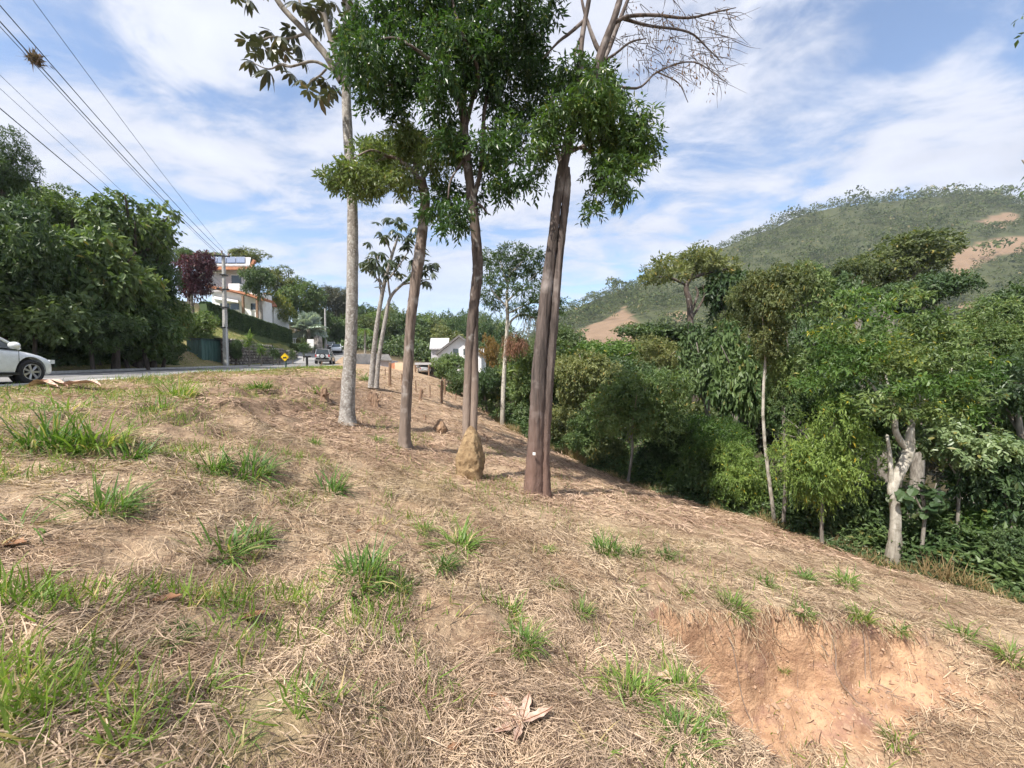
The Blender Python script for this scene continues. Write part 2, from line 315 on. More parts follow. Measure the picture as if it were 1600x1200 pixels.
M['car_dark'] = mat_flat('car_dark', (0.06, 0.065, 0.075), 0.3, 0.2, 0.5, 0.6)
M['rubber'] = mat_flat('rubber', (0.018, 0.018, 0.02), 0.75)
M['black_trim'] = mat_flat('black_trim', (0.02, 0.02, 0.022), 0.45)
M['alloy'] = mat_flat('alloy', (0.55, 0.55, 0.57), 0.3, 0.7, 0.5)
M['tail_light'] = mat_flat('tail_light', (0.45, 0.02, 0.02), 0.25)
M['lamp_clear'] = mat_flat('lamp_clear', (0.7, 0.72, 0.75), 0.1)
M['plate'] = mat_flat('plate', (0.6, 0.6, 0.58), 0.5)
M['sign_yellow'] = mat_flat('sign_yellow', (0.72, 0.46, 0.01), 0.5)
M['sign_black'] = mat_flat('sign_black', (0.015, 0.015, 0.015), 0.5)
M['wire'] = mat_flat('wire', (0.03, 0.03, 0.033), 0.6)
M['ceramic'] = mat_flat('ceramic', (0.3, 0.22, 0.18), 0.4)
M['red_paint'] = mat_flat('red_paint', (0.45, 0.07, 0.05), 0.6)
M['tag_white'] = mat_flat('tag_white', (0.8, 0.8, 0.78), 0.6)

# ------------------------------------------------------------------ terrain
RY = np.array([-60, -20, 0, 9, 14, 20, 27, 36, 47, 65, 85, 120.0])
RX = np.array([-14, -14.6, -15, -15.4, -16, -17.3, -19, -20.8, -23.5, -29, -37, -55.0])
RZ = np.array([-0.3, 0.45, 0.94, 1.18, 1.32, 1.48, 1.67, 1.91, 2.25, 4.3, 7.0, 10.0])
_yy = np.linspace(-60, 120, 361)
def _sm(t):
    v = np.interp(_yy, RY, t); k = np.hanning(15); k /= k.sum(); return np.convolve(np.pad(v, 7, mode='edge'), k, 'valid')
_rx = _sm(RX); _rz = _sm(RZ)
def road_x(y): return np.interp(y, _yy, _rx)
def road_z(y): return np.interp(y, _yy, _rz)
ROAD_W = 3.25

ctrl = [tuple(P(*p)) for p in [
    (100, 625, 7), (100, 700, 4.6), (100, 800, 3.1), (100, 1000, 1.75), (400, 640, 8.5), (400, 598, 12), (400, 720, 5.5), (400, 850, 3.4), (400, 1050, 2),
    (542, 662, 10.5), (634, 705, 9.5), (735, 745, 8.5), (835, 773, 8), (690, 668, 13), (582, 606, 20), (640, 640, 16), (700, 640, 20), (785, 665, 22),
    (870, 706, 18), (980, 755, 14), (1095, 790, 12), (1210, 820, 10.5), (1390, 890, 8.2), (1600, 935, 6.6), (640, 592, 35), (605, 581, 35), (680, 592, 45), (660, 583, 55),
    (700, 760, 7), (1000, 850, 5.9), (1200, 880, 6.2), (1100, 900, 5), (1400, 930, 6), (1030, 945, 3.9), (1200, 958, 4.15), (1500, 995, 4.75), (800, 900, 3.75),
    (800, 1190, 1.8), (250, 618, 9.5), (480, 592, 17), (540, 583, 24), (300, 665, 6.6), (520, 700, 7.6), (620, 800, 5.3), (1550, 960, 5.7)]]
ctrl += [(0, 0, 0), (-3, 0, .6), (-6, 0, .85), (-9, 0, .95), (3, 0, -.5), (6, 1, -1.2), (10, 3, -2.3), (0, -6, .4), (6, -6, -.8), (-8, -8, .8), (12, -6, -2),
         (9.5, 14, -3.8), (12, 10, -4.2), (16, 15, -5.2), (8, 22, -4.5), (15, 30, -7), (26, 25, -8.5), (3, 32, -3.6), (0, 45, -3), (10, 60, -8), (40, 55, -12), (35, 8, -8), (25, -8, -5),
         (-20, 17, 1.75), (-23.5, 18, 2.5), (-26, 24, 3.0), (-26, 30, 2.6), (-30, 20, 4.2), (-42, 25, 7.5), (-24, 8, 2.2), (-32, 5, 4), (-22, -8, 1.6), (-45, -5, 6),
         (-31.5, 40, 6.6), (-31.2, 55, 5.6), (-37, 52, 7.4), (-46, 48, 9), (-36, 68, 7.5), (-60, 60, 13), (-48, 80, 12), (-26.5, 38, 4.0), (-29, 50, 4.2), (-34, 40, 7.5),
         (-20, 62, 3), (-14, 52, 1.6), (-10, 66, 1.6), (-16, 78, 3.6), (-24, 90, 5.5), (-6, 90, 1.5), (4, 75, -2), (-40, 100, 10), (0, 120, 0), (-30, 130, 8), (40, 100, -14), (20, 130, -10), (-80, 120, 16), (-90, 20, 16), (80, 30, -16), (80, 100, -16)]
C = np.array(ctrl)
def _tps_fit(c, lam=0.02):
    n = len(c); d = np.linalg.norm(c[:, None, :2] - c[None, :, :2], axis=2)
    K = np.where(d > 0, d * d * np.log(d + 1e-12), 0) + lam * np.eye(n) * d.mean()
    Pm = np.c_[np.ones(n), c[:, :2]]; A = np.zeros((n + 3, n + 3)); A[:n, :n] = K; A[:n, n:] = Pm; A[n:, :n] = Pm.T
    return np.linalg.solve(A, np.r_[c[:, 2], 0, 0, 0])
TW = _tps_fit(C)
def tps(x, y):
    out = np.empty(len(x))
    for i in range(0, len(x), 20000):
        a = x[i:i + 20000]; b = y[i:i + 20000]
        d2 = (a[:, None] - C[None, :, 0]) ** 2 + (b[:, None] - C[None, :, 1]) ** 2
        out[i:i + 20000] = (0.5 * d2 * np.log(d2 + 1e-12)) @ TW[:len(C)] + TW[-3] + TW[-2] * a + TW[-1] * b
    return out
def lip_y(x): return 3.88 + 0.225 * (x - 1.45) + 0.16 * vnoise(x * 1.7, x * 0 + 3.3, 5) + 0.07 * vnoise(x * 6.1, x * 0 + 1.3, 6)
def pit(x, y):
    d1 = lip_y(x) - y; d2 = x - 1.26 - 0.22 * vnoise(y * 2.1, y * 0 + 7.7, 8) - 0.04 * (4 - y)
    d1 = d1 + 0.10 * vnoise(x * 8, y * 8, 12) + 0.05 * vnoise(x * 21, y * 21, 14); d2 = d2 + 0.05 * vnoise(x * 9, y * 9, 13)
    return (0.8 * sstep(0, 0.15, d1) + 0.2 * sstep(0.1, 0.6, d1)) * sstep(0, 0.24, d2) * (1 - sstep(4.9, 6.4, x)) * sstep(-1.0, 1.2, y)
def G(x, y):
    x = np.atleast_1d(np.asarray(x, float)); y = np.atleast_1d(np.asarray(y, float)); sh = x.shape
    x = x.ravel(); y = y.ravel(); r = np.hypot(x, y)
    far = np.where(x > -10, -15.0, -15 + 28 * sstep(-10, -90, x) if False else -15 + 28 * np.clip((-10 - x) / 80, 0, 1))
    w = sstep(95, 150, r)
    z = np.where(w < 1, tps(np.clip(x, -140, 140), np.clip(y, -90, 140)), 0)
    z = z * (1 - w) + far * w
    rd = np.abs(x - road_x(y)); rw = sstep(2.2, 0.1, rd - ROAD_W - 0.25) * (1 - sstep(90, 115, y))
    near = 1 - sstep(5, 12, r); mid = 1 - sstep(25, 60, r)
    offroad = 1 - rw
    bank = np.exp(-((x + 6.2 + 0.12 * (y - 9)) / 1.5) ** 2) * sstep(4, 7, y) * (1 - sstep(17, 24, y))
    nz = 0.10 * vnoise(x / 1.3, y / 1.3, 1) * mid + 0.11 * vnoise(x / .45, y / .45, 2) * mid + 0.075 * vnoise(x / .17, y / .17, 3) * near + 0.6 * vnoise(x / 9, y / 9, 4) * sstep(25, 60, r)
    nz = nz + bank * (0.5 * vnoise(x / .9, y / .9, 9) + 0.28 * vnoise(x / .33, y / .33, 10))
    z = z + nz * offroad
    z = z * (1 - rw) + (road_z(y) - 0.03) * rw
    p = pit(x, y)
    if p.max() > 0:
        floor = -2.16 + 0.10 * np.clip(x - 2.4, 0, 4) + 0.02 * (y - 3) + 0.06 * vnoise(x / .5, y / .5, 20) + 0.04 * vnoise(x / .15, y / .15, 21)
        groove = (0.22 * vnoise(x / .22 + y, y * 1.8, 22) + 0.16 * vnoise(x / .09, y / .09, 23)) * 4 * p * (1 - p)
        z = z * (1 - p) + np.minimum(floor, z) * p + groove
    return z.reshape(sh)
def g1(x, y): return float(G(np.array([x]), np.array([y]))[0])
def on_ground(px, py, lo=1.0, hi=70.0):
    """where the sight line through a pixel of the photograph meets the terrain"""
    t = np.geomspace(lo, hi, 700); a = P(px, py, 1.0); dx, dz = a[0], a[2] - EYE
    z = G(dx * t, t); below = np.nonzero(EYE + dz * t < z)[0]
    d = t[below[0]] if len(below) else hi
    return np.array([dx * d, d, float(G(np.array([dx * d]), np.array([d]))[0])])
def proj(p):
    p = np.asarray(p, float); cp, sp = math.cos(PITCH), math.sin(PITCH); y = p[..., 1]; z = p[..., 2] - EYE
    dd = y * cp - z * sp; vv = y * sp + z * cp
    return 800 + F * p[..., 0] / dd, 600 - F * vv / dd

def graded(lo, hi, a, b, fine, grow):
    c = [a]
    while c[-1] < b: c.append(c[-1] + fine)
    s = fine
    while c[-1] < hi: s *= grow; c.append(c[-1] + s)
    l = []; s = fine; v = a
    while v > lo: s *= grow; v -= s; l.append(v)
    return np.array(l[::-1] + c)

def build_ground():
    xs = graded(-900, 1020, -4.2, 6.2, 0.053, 1.05); ys = graded(-120, 900, 1.3, 5.6, 0.045, 1.035)
    X, Y = np.meshgrid(xs, ys); Z = G(X.ravel(), Y.ravel()).reshape(X.shape)
    ny, nx = X.shape; idx = np.arange(nx * ny).reshape(ny, nx)
    f = np.stack([idx[:-1, :-1], idx[:-1, 1:], idx[1:, 1:], idx[1:, :-1]], -1).reshape(-1, 4)
    mb = MB(); mb.add(np.stack([X, Y, Z], -1).reshape(-1, 3), f)
    x = X.ravel(); y = Y.ravel(); r = np.hypot(x, y)
    side = x - road_x(y)
    verge = sstep(7.0, 3.9, side + 0.8 * vnoise(x / .7, y / .7, 31)) * (side > 0) * (1 - sstep(24, 34, y)) + sstep(9.5, 3.2, -side) * (side < 0) * 0.8
    lawn = (side < -2) * sstep(30, 36, y) * (1 - sstep(75, 85, y))
    green = np.clip(np.maximum(verge, lawn) + 0.30 * sstep(0.12, 0.38, vnoise(x / 1.6, y / 1.6, 33)) * sstep(15, 3, r), 0, 1)
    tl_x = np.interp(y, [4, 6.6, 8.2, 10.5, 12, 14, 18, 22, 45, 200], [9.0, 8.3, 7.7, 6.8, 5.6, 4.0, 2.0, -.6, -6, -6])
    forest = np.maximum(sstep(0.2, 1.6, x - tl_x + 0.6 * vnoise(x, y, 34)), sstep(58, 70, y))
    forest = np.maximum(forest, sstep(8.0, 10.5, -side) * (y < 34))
    nzv = np.abs(np.gradient(Z, axis=0) / np.gradient(Y, axis=0)) + np.abs(np.gradient(Z, axis=1) / np.gradient(X, axis=1))
    inpit = (x > 1.2) & (x < 6.3) & (y < 5.2) & (y > 0.5)
    dl = lip_y(x) - y; bare = np.where(inpit, np.maximum(sstep(0.9, 1.5, nzv.ravel()), sstep(.04, .15, pit(x, y)) * (1 - sstep(.55, .8, dl + .25 * vnoise(x / .3, y / .3, 36)))), 0) * (1 - sstep(4.7, 5.25, x + .4 * vnoise(x / .3, y / .3, 37)))
    bank = np.exp(-((x + 6.2 + 0.12 * (y - 9)) / 1.5) ** 2) * sstep(4, 7, y) * (1 - sstep(17, 24, y)) + np.exp(-((x + 4.5) / 2.5) ** 2) * sstep(8, 10, y) * (1 - sstep(14, 20, y)) * .6
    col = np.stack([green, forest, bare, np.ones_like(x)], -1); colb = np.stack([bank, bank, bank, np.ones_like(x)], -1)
    m, nt, b = new_mat('ground_soil'); L = nt.links
    at = _n(nt, 'ShaderNodeAttribute'); at.attribute_name = 'cover'; sp = _n(nt, 'ShaderNodeSeparateColor'); L.new(at.outputs['Color'], sp.inputs[0])
    tc = _n(nt, 'ShaderNodeTexCoord')
    def noise(s, d=6, st=(1, 1, 1), rough=0.65):
        mp = _n(nt, 'ShaderNodeMapping'); mp.inputs['Scale'].default_value = st; L.new(tc.outputs['Object'], mp.inputs[0])
        n = _n(nt, 'ShaderNodeTexNoise'); n.inputs['Scale'].default_value = s; n.inputs['Detail'].default_value = d; n.inputs['Roughness'].default_value = rough; L.new(mp.outputs[0], n.inputs['Vector']); return n.outputs['Fac']
    def mix(f, a, bb, fr=None):
        mx = _n(nt, 'ShaderNodeMix', data_type='RGBA')
        if fr:
            r_ = _n(nt, 'ShaderNodeMapRange'); L.new(f, r_.inputs['Value']); r_.inputs['From Min'].default_value, r_.inputs['From Max'].default_value = fr; f = r_.outputs[0]
        L.new(f, mx.inputs['Factor'])
        for k, v in (('A', a), ('B', bb)):
            if isinstance(v, tuple): mx.inputs[k].default_value = (*v, 1)
            else: L.new(v, mx.inputs[k])
        return mx.outputs['Result']
    soil = mix(noise(1.1), (0.25, 0.165, 0.105), (0.43, 0.32, 0.215), (0.38, 0.62))
    soil = mix(noise(28, 4), soil, (0.55, 0.40, 0.26), (0.5, 0.72))
    soil = mix(noise(9, 5), soil, (0.15, 0.09, 0.06), (0.52, 0.72))
    ab = _n(nt, 'ShaderNodeAttribute'); ab.attribute_name = 'bank'; dk = mix(noise(5, 6), (0.11, 0.073, 0.05), (0.31, 0.215, 0.145), (0.36, 0.62)); soil = mix(ab.outputs['Fac'], soil, dk)
    grs = mix(noise(14, 5), (0.10, 0.12, 0.035), (0.26, 0.25, 0.09), (0.35, 0.65))
    grs = mix(noise(1.6, 5), grs, (0.36, 0.28, 0.15), (0.5, 0.7))
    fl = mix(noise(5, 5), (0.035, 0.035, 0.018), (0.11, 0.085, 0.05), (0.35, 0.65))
    clay = mix(noise(3, 6, (1, 1, 2.2)), (0.33, 0.195, 0.12), (0.56, 0.355, 0.22), (0.35, 0.62))
    clay = mix(noise(2.0, 4, (1, 1, 1.2)), clay, (0.30, 0.175, 0.135), (0.54, 0.7))
    clay = mix(noise(7, 5, (1, 1, 0.25)), clay, (0.24, 0.13, 0.08), (0.62, 0.74))
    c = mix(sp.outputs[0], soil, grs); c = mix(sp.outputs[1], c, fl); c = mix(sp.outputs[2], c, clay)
    L.new(c, b.inputs['Base Color']); b.inputs['Roughness'].default_value = 0.95; b.inputs['Specular IOR Level'].default_value = 0.1
    bp = _n(nt, 'ShaderNodeBump'); bp.inputs['Distance'].default_value = 0.035; L.new(noise(22, 6), bp.inputs['Height']); L.new(bp.outputs[0], b.inputs['Normal'])
    me = mb.mesh('ground', m, smooth=True)
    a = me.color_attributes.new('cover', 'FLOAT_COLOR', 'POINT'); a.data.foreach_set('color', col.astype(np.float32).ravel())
    a = me.color_attributes.new('bank', 'FLOAT_COLOR', 'POINT'); a.data.foreach_set('color', colb.astype(np.float32).ravel())
    o = link('ground', me); tag(o, 'brown dry mown hillside with a raw clay cut', None, None, 'structure')
    return o
build_ground()

def build_road():
    ys = np.arange(-40, 112, 0.5); cx = road_x(ys); z = road_z(ys)
    dx = np.gradient(cx, ys); nrm = np.stack([np.ones_like(dx), -dx], -1); nrm /= np.linalg.norm(nrm, axis=1)[:, None]
    offs = np.array([-3.25, -3.2, -1.1, 1.1, 2.75, 3.2, 3.25]); zo = np.array([-0.08, 0.02, 0.05, 0.05, 0.03, 0.02, -0.08])
    def strip(o_, z_):
        v = np.stack([cx[:, None] + nrm[:, :1] * o_, ys[:, None] + nrm[:, 1:] * o_, z[:, None] + z_[None, :] + 0.02 * vnoise(ys[:, None] / 3 + o_, ys[:, None] * 0 + o_, 40)], -1)
        k = len(o_); i = np.arange(len(ys) - 1)[:, None] * k; j = np.arange(k - 1)[None, :]
        return v.reshape(-1, 3), np.stack([i + j, i + j + 1, i + k + j + 1, i + k + j], -1).reshape(-1, 4)
    road_m = mat_noise('asphalt', (0.17, 0.165, 0.16), (0.27, 0.26, 0.25), 1.3, 0.9, 0.006, (1, 0.4, 1), c3=(0.11, 0.105, 0.1), scale3=0.55, thr=(0.56, 0.64), bscale=60)
    o = MB().add(*strip(offs, zo)).obj('road', road_m, smooth=True); tag(o, kind='structure')
    e = MB().add(*strip(np.array([2.85, 2.9, 3.3, 3.35]), np.array([-0.05, 0.055, 0.055, -0.1]))).obj('kerb', M['concrete_dirty'], smooth=True); tag(e, kind='structure')
    e = MB().add(*strip(np.array([-3.4, -3.36, -3.1, -3.05]), np.array([-0.1, 0.13, 0.13, -0.05]))).obj('kerb', M['concrete'], smooth=False); tag(e, kind='structure')
    # small driveway climbing towards the stone gate pier
    p0 = np.array([-26.2, 49, 2.5]); p1 = np.array([-31.5, 63, 5.2]); t = np.linspace(-.1, 1, 12)[:, None]; c = p0 + (p1 - p0) * t; n = np.array([0.93, .36, 0]) * 1.7
    v = np.concatenate([c - n, c + n]); v[:, 2] = G(v[:, 0], v[:, 1]) + 0.12; f = [[i, 12 + i, 13 + i, 1 + i] for i in range(11)]
    o = MB().add(v, f).obj('driveway', mat_noise('driveway_concrete', (0.24, 0.235, 0.23), (0.34, 0.33, 0.32), 1.5, 0.9)); tag(o, kind='structure')
build_road()

# ------------------------------------------------------------------ far hill with its woodland
HX = np.array([-160, -60, 20, 52, 90, 129, 160, 200, 258, 320, 387, 439, 490, 540, 640, 800, 1000.0])
HH = np.array([-16, 2, 34, 58, 72, 84, 97, 120, 143, 160, 173, 177, 168, 158, 132, 100, 60.0])
def hill_z(x, y):
    H = np.interp(x, HX, HH) ; yr = 400 + 18 * vnoise(x / 90, x * 0, 50)
    t = np.clip((yr - y) / (yr - 115), 0, 1.3); f = (1 - t) * (1 - 0.18 * t)
    f = np.where(y > yr, 1 - 0.9 * sstep(0, 380, y - yr), f)
    z = -16 + (H + 16) * f
    return z + (10 * vnoise(x / 60, y / 60, 51) + 5 * vnoise(x / 24, y / 24, 52)) * sstep(-0.05, 0.4, 1 - t) * np.clip((H + 16) / 90, 0, 1)
BARE = [[(886, 532), (900, 515), (945, 500), (975, 478), (985, 490), (1000, 503), (1010, 522), (985, 540), (930, 540)],
        [(1480, 402), (1525, 380), (1600, 368), (1640, 372), (1640, 396), (1590, 396), (1545, 404), (1510, 432), (1490, 436)],
        [(1030, 492), (1060, 485), (1090, 490), (1060, 500)], [(1525, 345), (1580, 330), (1600, 345), (1560, 356)], [(1470, 480), (1560, 470), (1580, 490), (1500, 505)]]
def inside(px, py, poly):
    r = np.zeros(px.shape, bool); n = len(poly)
    for i in range(n):
        (x1, y1), (x2, y2) = poly[i], poly[(i + 1) % n]
        if y1 == y2: continue
        c = ((y1 > py) != (y2 > py)) & (px < (x2 - x1) * (py - y1) / (y2 - y1) + x1); r ^= c
    return r
def hill_bare(x, y, z):
    px, py = proj(np.stack([x, y, z], -1)); px = px + 5 * vnoise(x / 9, y / 9, 61); py = py + 4 * vnoise(x / 9, y / 9, 62)
    b = np.zeros(px.shape, bool)
    for k, poly in enumerate(BARE): b |= inside(px, py, poly)
    return b
def build_hill():
    xs = np.arange(-170, 1000, 5.0); ys = np.concatenate([np.arange(100, 430, 4.0), np.arange(430, 820, 20.0)])
    X, Y = np.meshgrid(xs, ys); Z = hill_z(X.ravel(), Y.ravel()).reshape(X.shape); ny, nx = X.shape; idx = np.arange(nx * ny).reshape(ny, nx)
    f = np.stack([idx[:-1, :-1], idx[:-1, 1:], idx[1:, 1:], idx[1:, :-1]], -1).reshape(-1, 4)
    m, nt, b = new_mat('hill_soil'); L = nt.links
    at = _n(nt, 'ShaderNodeAttribute'); at.attribute_name = 'cover'; tc = _n(nt, 'ShaderNodeTexCoord')
    n1 = _n(nt, 'ShaderNodeTexNoise'); n1.inputs['Scale'].default_value = 0.12; n1.inputs['Detail'].default_value = 8; L.new(tc.outputs['Object'], n1.inputs['Vector'])
    def mx(fac, a, bb):
        q = _n(nt, 'ShaderNodeMix', data_type='RGBA'); L.new(fac, q.inputs['Factor'])
        for k, v in (('A', a), ('B', bb)):
            if isinstance(v, tuple): q.inputs[k].default_value = (*v, 1)
            else: L.new(v, q.inputs[k])
        return q.outputs['Result']
    woods = mx(n1.outputs['Fac'], (0.03, 0.04, 0.02), (0.10, 0.105, 0.05)); field = mx(n1.outputs['Fac'], (0.15, 0.10, 0.065), (0.28, 0.195, 0.13))
    sp = _n(nt, 'ShaderNodeSeparateColor'); L.new(at.outputs['Color'], sp.inputs[0])
    L.new(mx(sp.outputs[0], woods, field), b.inputs['Base Color']); b.inputs['Roughness'].default_value = 0.95; b.inputs['Specular IOR Level'].default_value = 0.1
    mb = MB().add(np.stack([X, Y, Z], -1).reshape(-1, 3), f); me = mb.mesh('hill', m, smooth=True)
    br = hill_bare(X.ravel(), Y.ravel(), Z.ravel()).astype(float)
    a = me.color_attributes.new('cover', 'FLOAT_COLOR', 'POINT'); a.data.foreach_set('color', np.stack([br, br, br, np.ones_like(br)], -1).astype(np.float32).ravel())
    tag(link('hill', me), kind='structure')
    # woodland
    rs = np.random.RandomState(7); n = 16500
    x = rs.uniform(-100, 640, n); y = 125 + 300 * rs.uniform(0, 1, n) ** 0.8; z = hill_z(x, y); px, py = proj(np.stack([x, y, z], -1))
    keep = (px > 700) & (px < 1760) & (z > -12) & ~(hill_bare(x, y, z) & (rs.rand(n) > 0.03))
    keep &= rs.rand(n) < 0.45 + 0.7 * sstep(-.25, .25, vnoise(x / 35, y / 35, 71))
    x, y, z = x[keep], y[keep], z[keep]; n = len(x)
    R = (1.6 + 3.8 * rs.rand(n) ** 1.7) * (0.8 + 0.7 * (rs.rand(n) > .9)); hgt = R * rs.uniform(0.9, 1.9, n); k = np.where(y < 230, 52, 34).astype(int)
    rep = np.repeat(np.arange(n), k); T = len(rep)
    d = rs.randn(T, 3); d[:, 2] = np.abs(d[:, 2]) * 0.9 - 0.25; d /= np.linalg.norm(d, axis=1)[:, None]
    q = rs.uniform(0.72, 1.08, T); c = np.stack([x[rep] + d[:, 0] * R[rep] * q, y[rep] + d[:, 1] * R[rep] * q, z[rep] + hgt[rep] + d[:, 2] * R[rep] * 0.62 * q], -1)
    nn = d + 0.55 * rs.randn(T, 3); sz = R[rep] * rs.uniform(0.15, 0.30, T)
    MB_leaf(c, rs.randn(T, 3), nn, sz * 1.5, sz, rs).obj_tag('hillside_woodland', M['hill_leaf'], 'dense grey-green woodland covering the far hillside', 'woodland')
class MB_leaf(MB):
    """kite-shaped leaves: base point, direction, face normal, length, width"""
    def __init__(s, p, d, n, Ln, Wd, rs, bend=0.15, shape='kite'):
        super().__init__()
        p = np.asarray(p, float); d = d / (np.linalg.norm(d, axis=1)[:, None] + 1e-9)
        n = n - d * (n * d).sum(1)[:, None]; n /= np.linalg.norm(n, axis=1)[:, None] + 1e-9; w = np.cross(d, n)
        Ln = np.broadcast_to(np.asarray(Ln, float), (len(p),))[:, None]; Wd = np.broadcast_to(np.asarray(Wd, float), (len(p),))[:, None]
        if shape != 'kite':      # six- or ten-cornered leaf folded along its midrib
            prof = [(.22, .38), (.62, .46)] if shape == 'hex' else [(.04, .22), (.2, .44), (.5, .52), (.8, .40)]; k = len(prof)
            mids = [p + d * Ln * t - n * Ln * bend * t * t for t in (0.0, 1.0)]
            L_ = [p + d * Ln * t + w * Wd * q + n * (Wd * bend - Ln * bend * t * t) for t, q in prof]; R_ = [p + d * Ln * t - w * Wd * q + n * (Wd * bend - Ln * bend * t * t) for t, q in prof]
            if shape == 'hex': v = np.stack([mids[0], *L_, mids[1], *R_], 1); f = np.array([[0, 1, 2, 3], [0, 3, 5, 4]]); m_ = 6
            else:
                C_ = [p + d * Ln * t - n * Ln * bend * t * t for t, q in prof]; v = np.stack([mids[0], *L_, *C_, *R_, mids[1]], 1); m_ = 14
                f = np.array([[5 + i, 1 + i, 2 + i, 6 + i] for i in range(3)] + [[9 + i, 5 + i, 6 + i, 10 + i] for i in range(3)] + [[0, 1, 5, 9], [13, 12, 8, 4]])
            s.add(v.reshape(-1, 3), (f[None] + np.arange(len(p))[:, None, None] * m_).reshape(-1, 4)); return
        mid = p + d * Ln * 0.45
        v = np.stack([p, mid + w * Wd * .5 + n * Wd * bend, p + d * Ln - n * Ln * bend, mid - w * Wd * .5 + n * Wd * bend], 1)
        s.add(v.reshape(-1, 3), np.arange(len(p) * 4).reshape(-1, 4))
    def obj_tag(s, name, mat, label, cat):
        o = s.obj(name, mat); tag(o, label, cat, None, 'stuff'); return o
build_hill()

# ------------------------------------------------------------------ foliage helpers
def lobe_leaves(lobes, density, k, Ls, Ln, Wd, rs, droop=0.25, up=0.7, inner=0.6, mb=None, flat=1.0, shape='kite'):
    """sprays of k leaves on the shells of ellipsoid lobes [(cx,cy,cz,rx,ry,rz)]"""
    cs, ax, dr = [], [], []
    for c in lobes:
        c = np.asarray(c, float); r = c[3:6]; n = max(4, int(density * 4 * np.pi * (r[0] * r[2] + r[1] * r[2] + r[0] * r[1]) / 3))
        d = rs.randn(n, 3); d /= np.linalg.norm(d, axis=1)[:, None]; d = d[(d[:, 2] > -0.35) | (rs.rand(n) < 0.5)]
        q = inner + (1.06 - inner) * np.sqrt(rs.rand(len(d)))
        cs.append(c[:3] + d * r * q[:, None] + rs.randn(len(d), 3) * r * 0.06); a = d * np.array([1, 1, flat]) + 0.45 * rs.randn(len(d), 3); a[:, 2] -= droop; ax.append(a); dr.append(d)
    cs = np.concatenate(cs); ax = np.concatenate(ax); dr = np.concatenate(dr); ax /= np.linalg.norm(ax, axis=1)[:, None]; n = len(cs)
    t = np.tile(np.linspace(0, 1, k), n); rep = np.repeat(np.arange(n), k); A = ax[rep]
    side = rs.randn(n * k, 3); side -= A * (side * A).sum(1)[:, None]; side /= np.linalg.norm(side, axis=1)[:, None] + 1e-9
    p = cs[rep] + A * (t * Ls)[:, None]; p[:, 2] -= 0.25 * Ls * t * t * droop * 2
    d = A * 0.55 + side * 0.75 + rs.randn(n * k, 3) * 0.15; d[:, 2] -= droop * 0.8
    nn = dr[rep] * 0.5 + np.array([0, 0, up]) + rs.randn(n * k, 3) * 0.45
    f = rs.uniform(0.7, 1.25, n * k)
    l = MB_leaf(p, d, nn, Ln * f, Wd * f, rs, .15, shape)
    if mb is not None:
        mb.add(l.v[0], l.q[0]); return mb
    return l
def px_lobes(spec, d, base=None, jit=0.9, rs=None, squash=0.8, split=0):
    """lobes from photo positions (px, py, radius px[, depth offset])"""
    out = []
    for s in spec:
        dd = d + (s[3] if len(s) > 3 else rs.uniform(-jit, jit)); c = P(s[0], s[1], dd); r = s[2] / F * d
        if split:
            for _ in range(split):
                v = rs.randn(3); v /= np.linalg.norm(v); q = r * rs.uniform(.34, .54); out.append((*(c + v * r * rs.uniform(.35, .75) * np.array([1, 1, .85])), q, q, q * squash))
        else: out.append((*c, r, r, r * squash))
    return out
def tree(name, label, cat, base, trunk_mb, bark, crown_mb=None, leaf=None, group=None, extra=()):
    e = empty(name, base); tag(e, label, cat, group)
    trunk_mb.obj('trunk', bark, e, base, True)
    if crown_mb is not None: crown_mb.obj('crown', leaf, e, base)
    return e
def px_path(pts, d):
    return [P(p[0], p[1], d + (p[2] if len(p) > 2 else 0)) for p in pts]
def rpx(w, d): return w / 2 / F * d

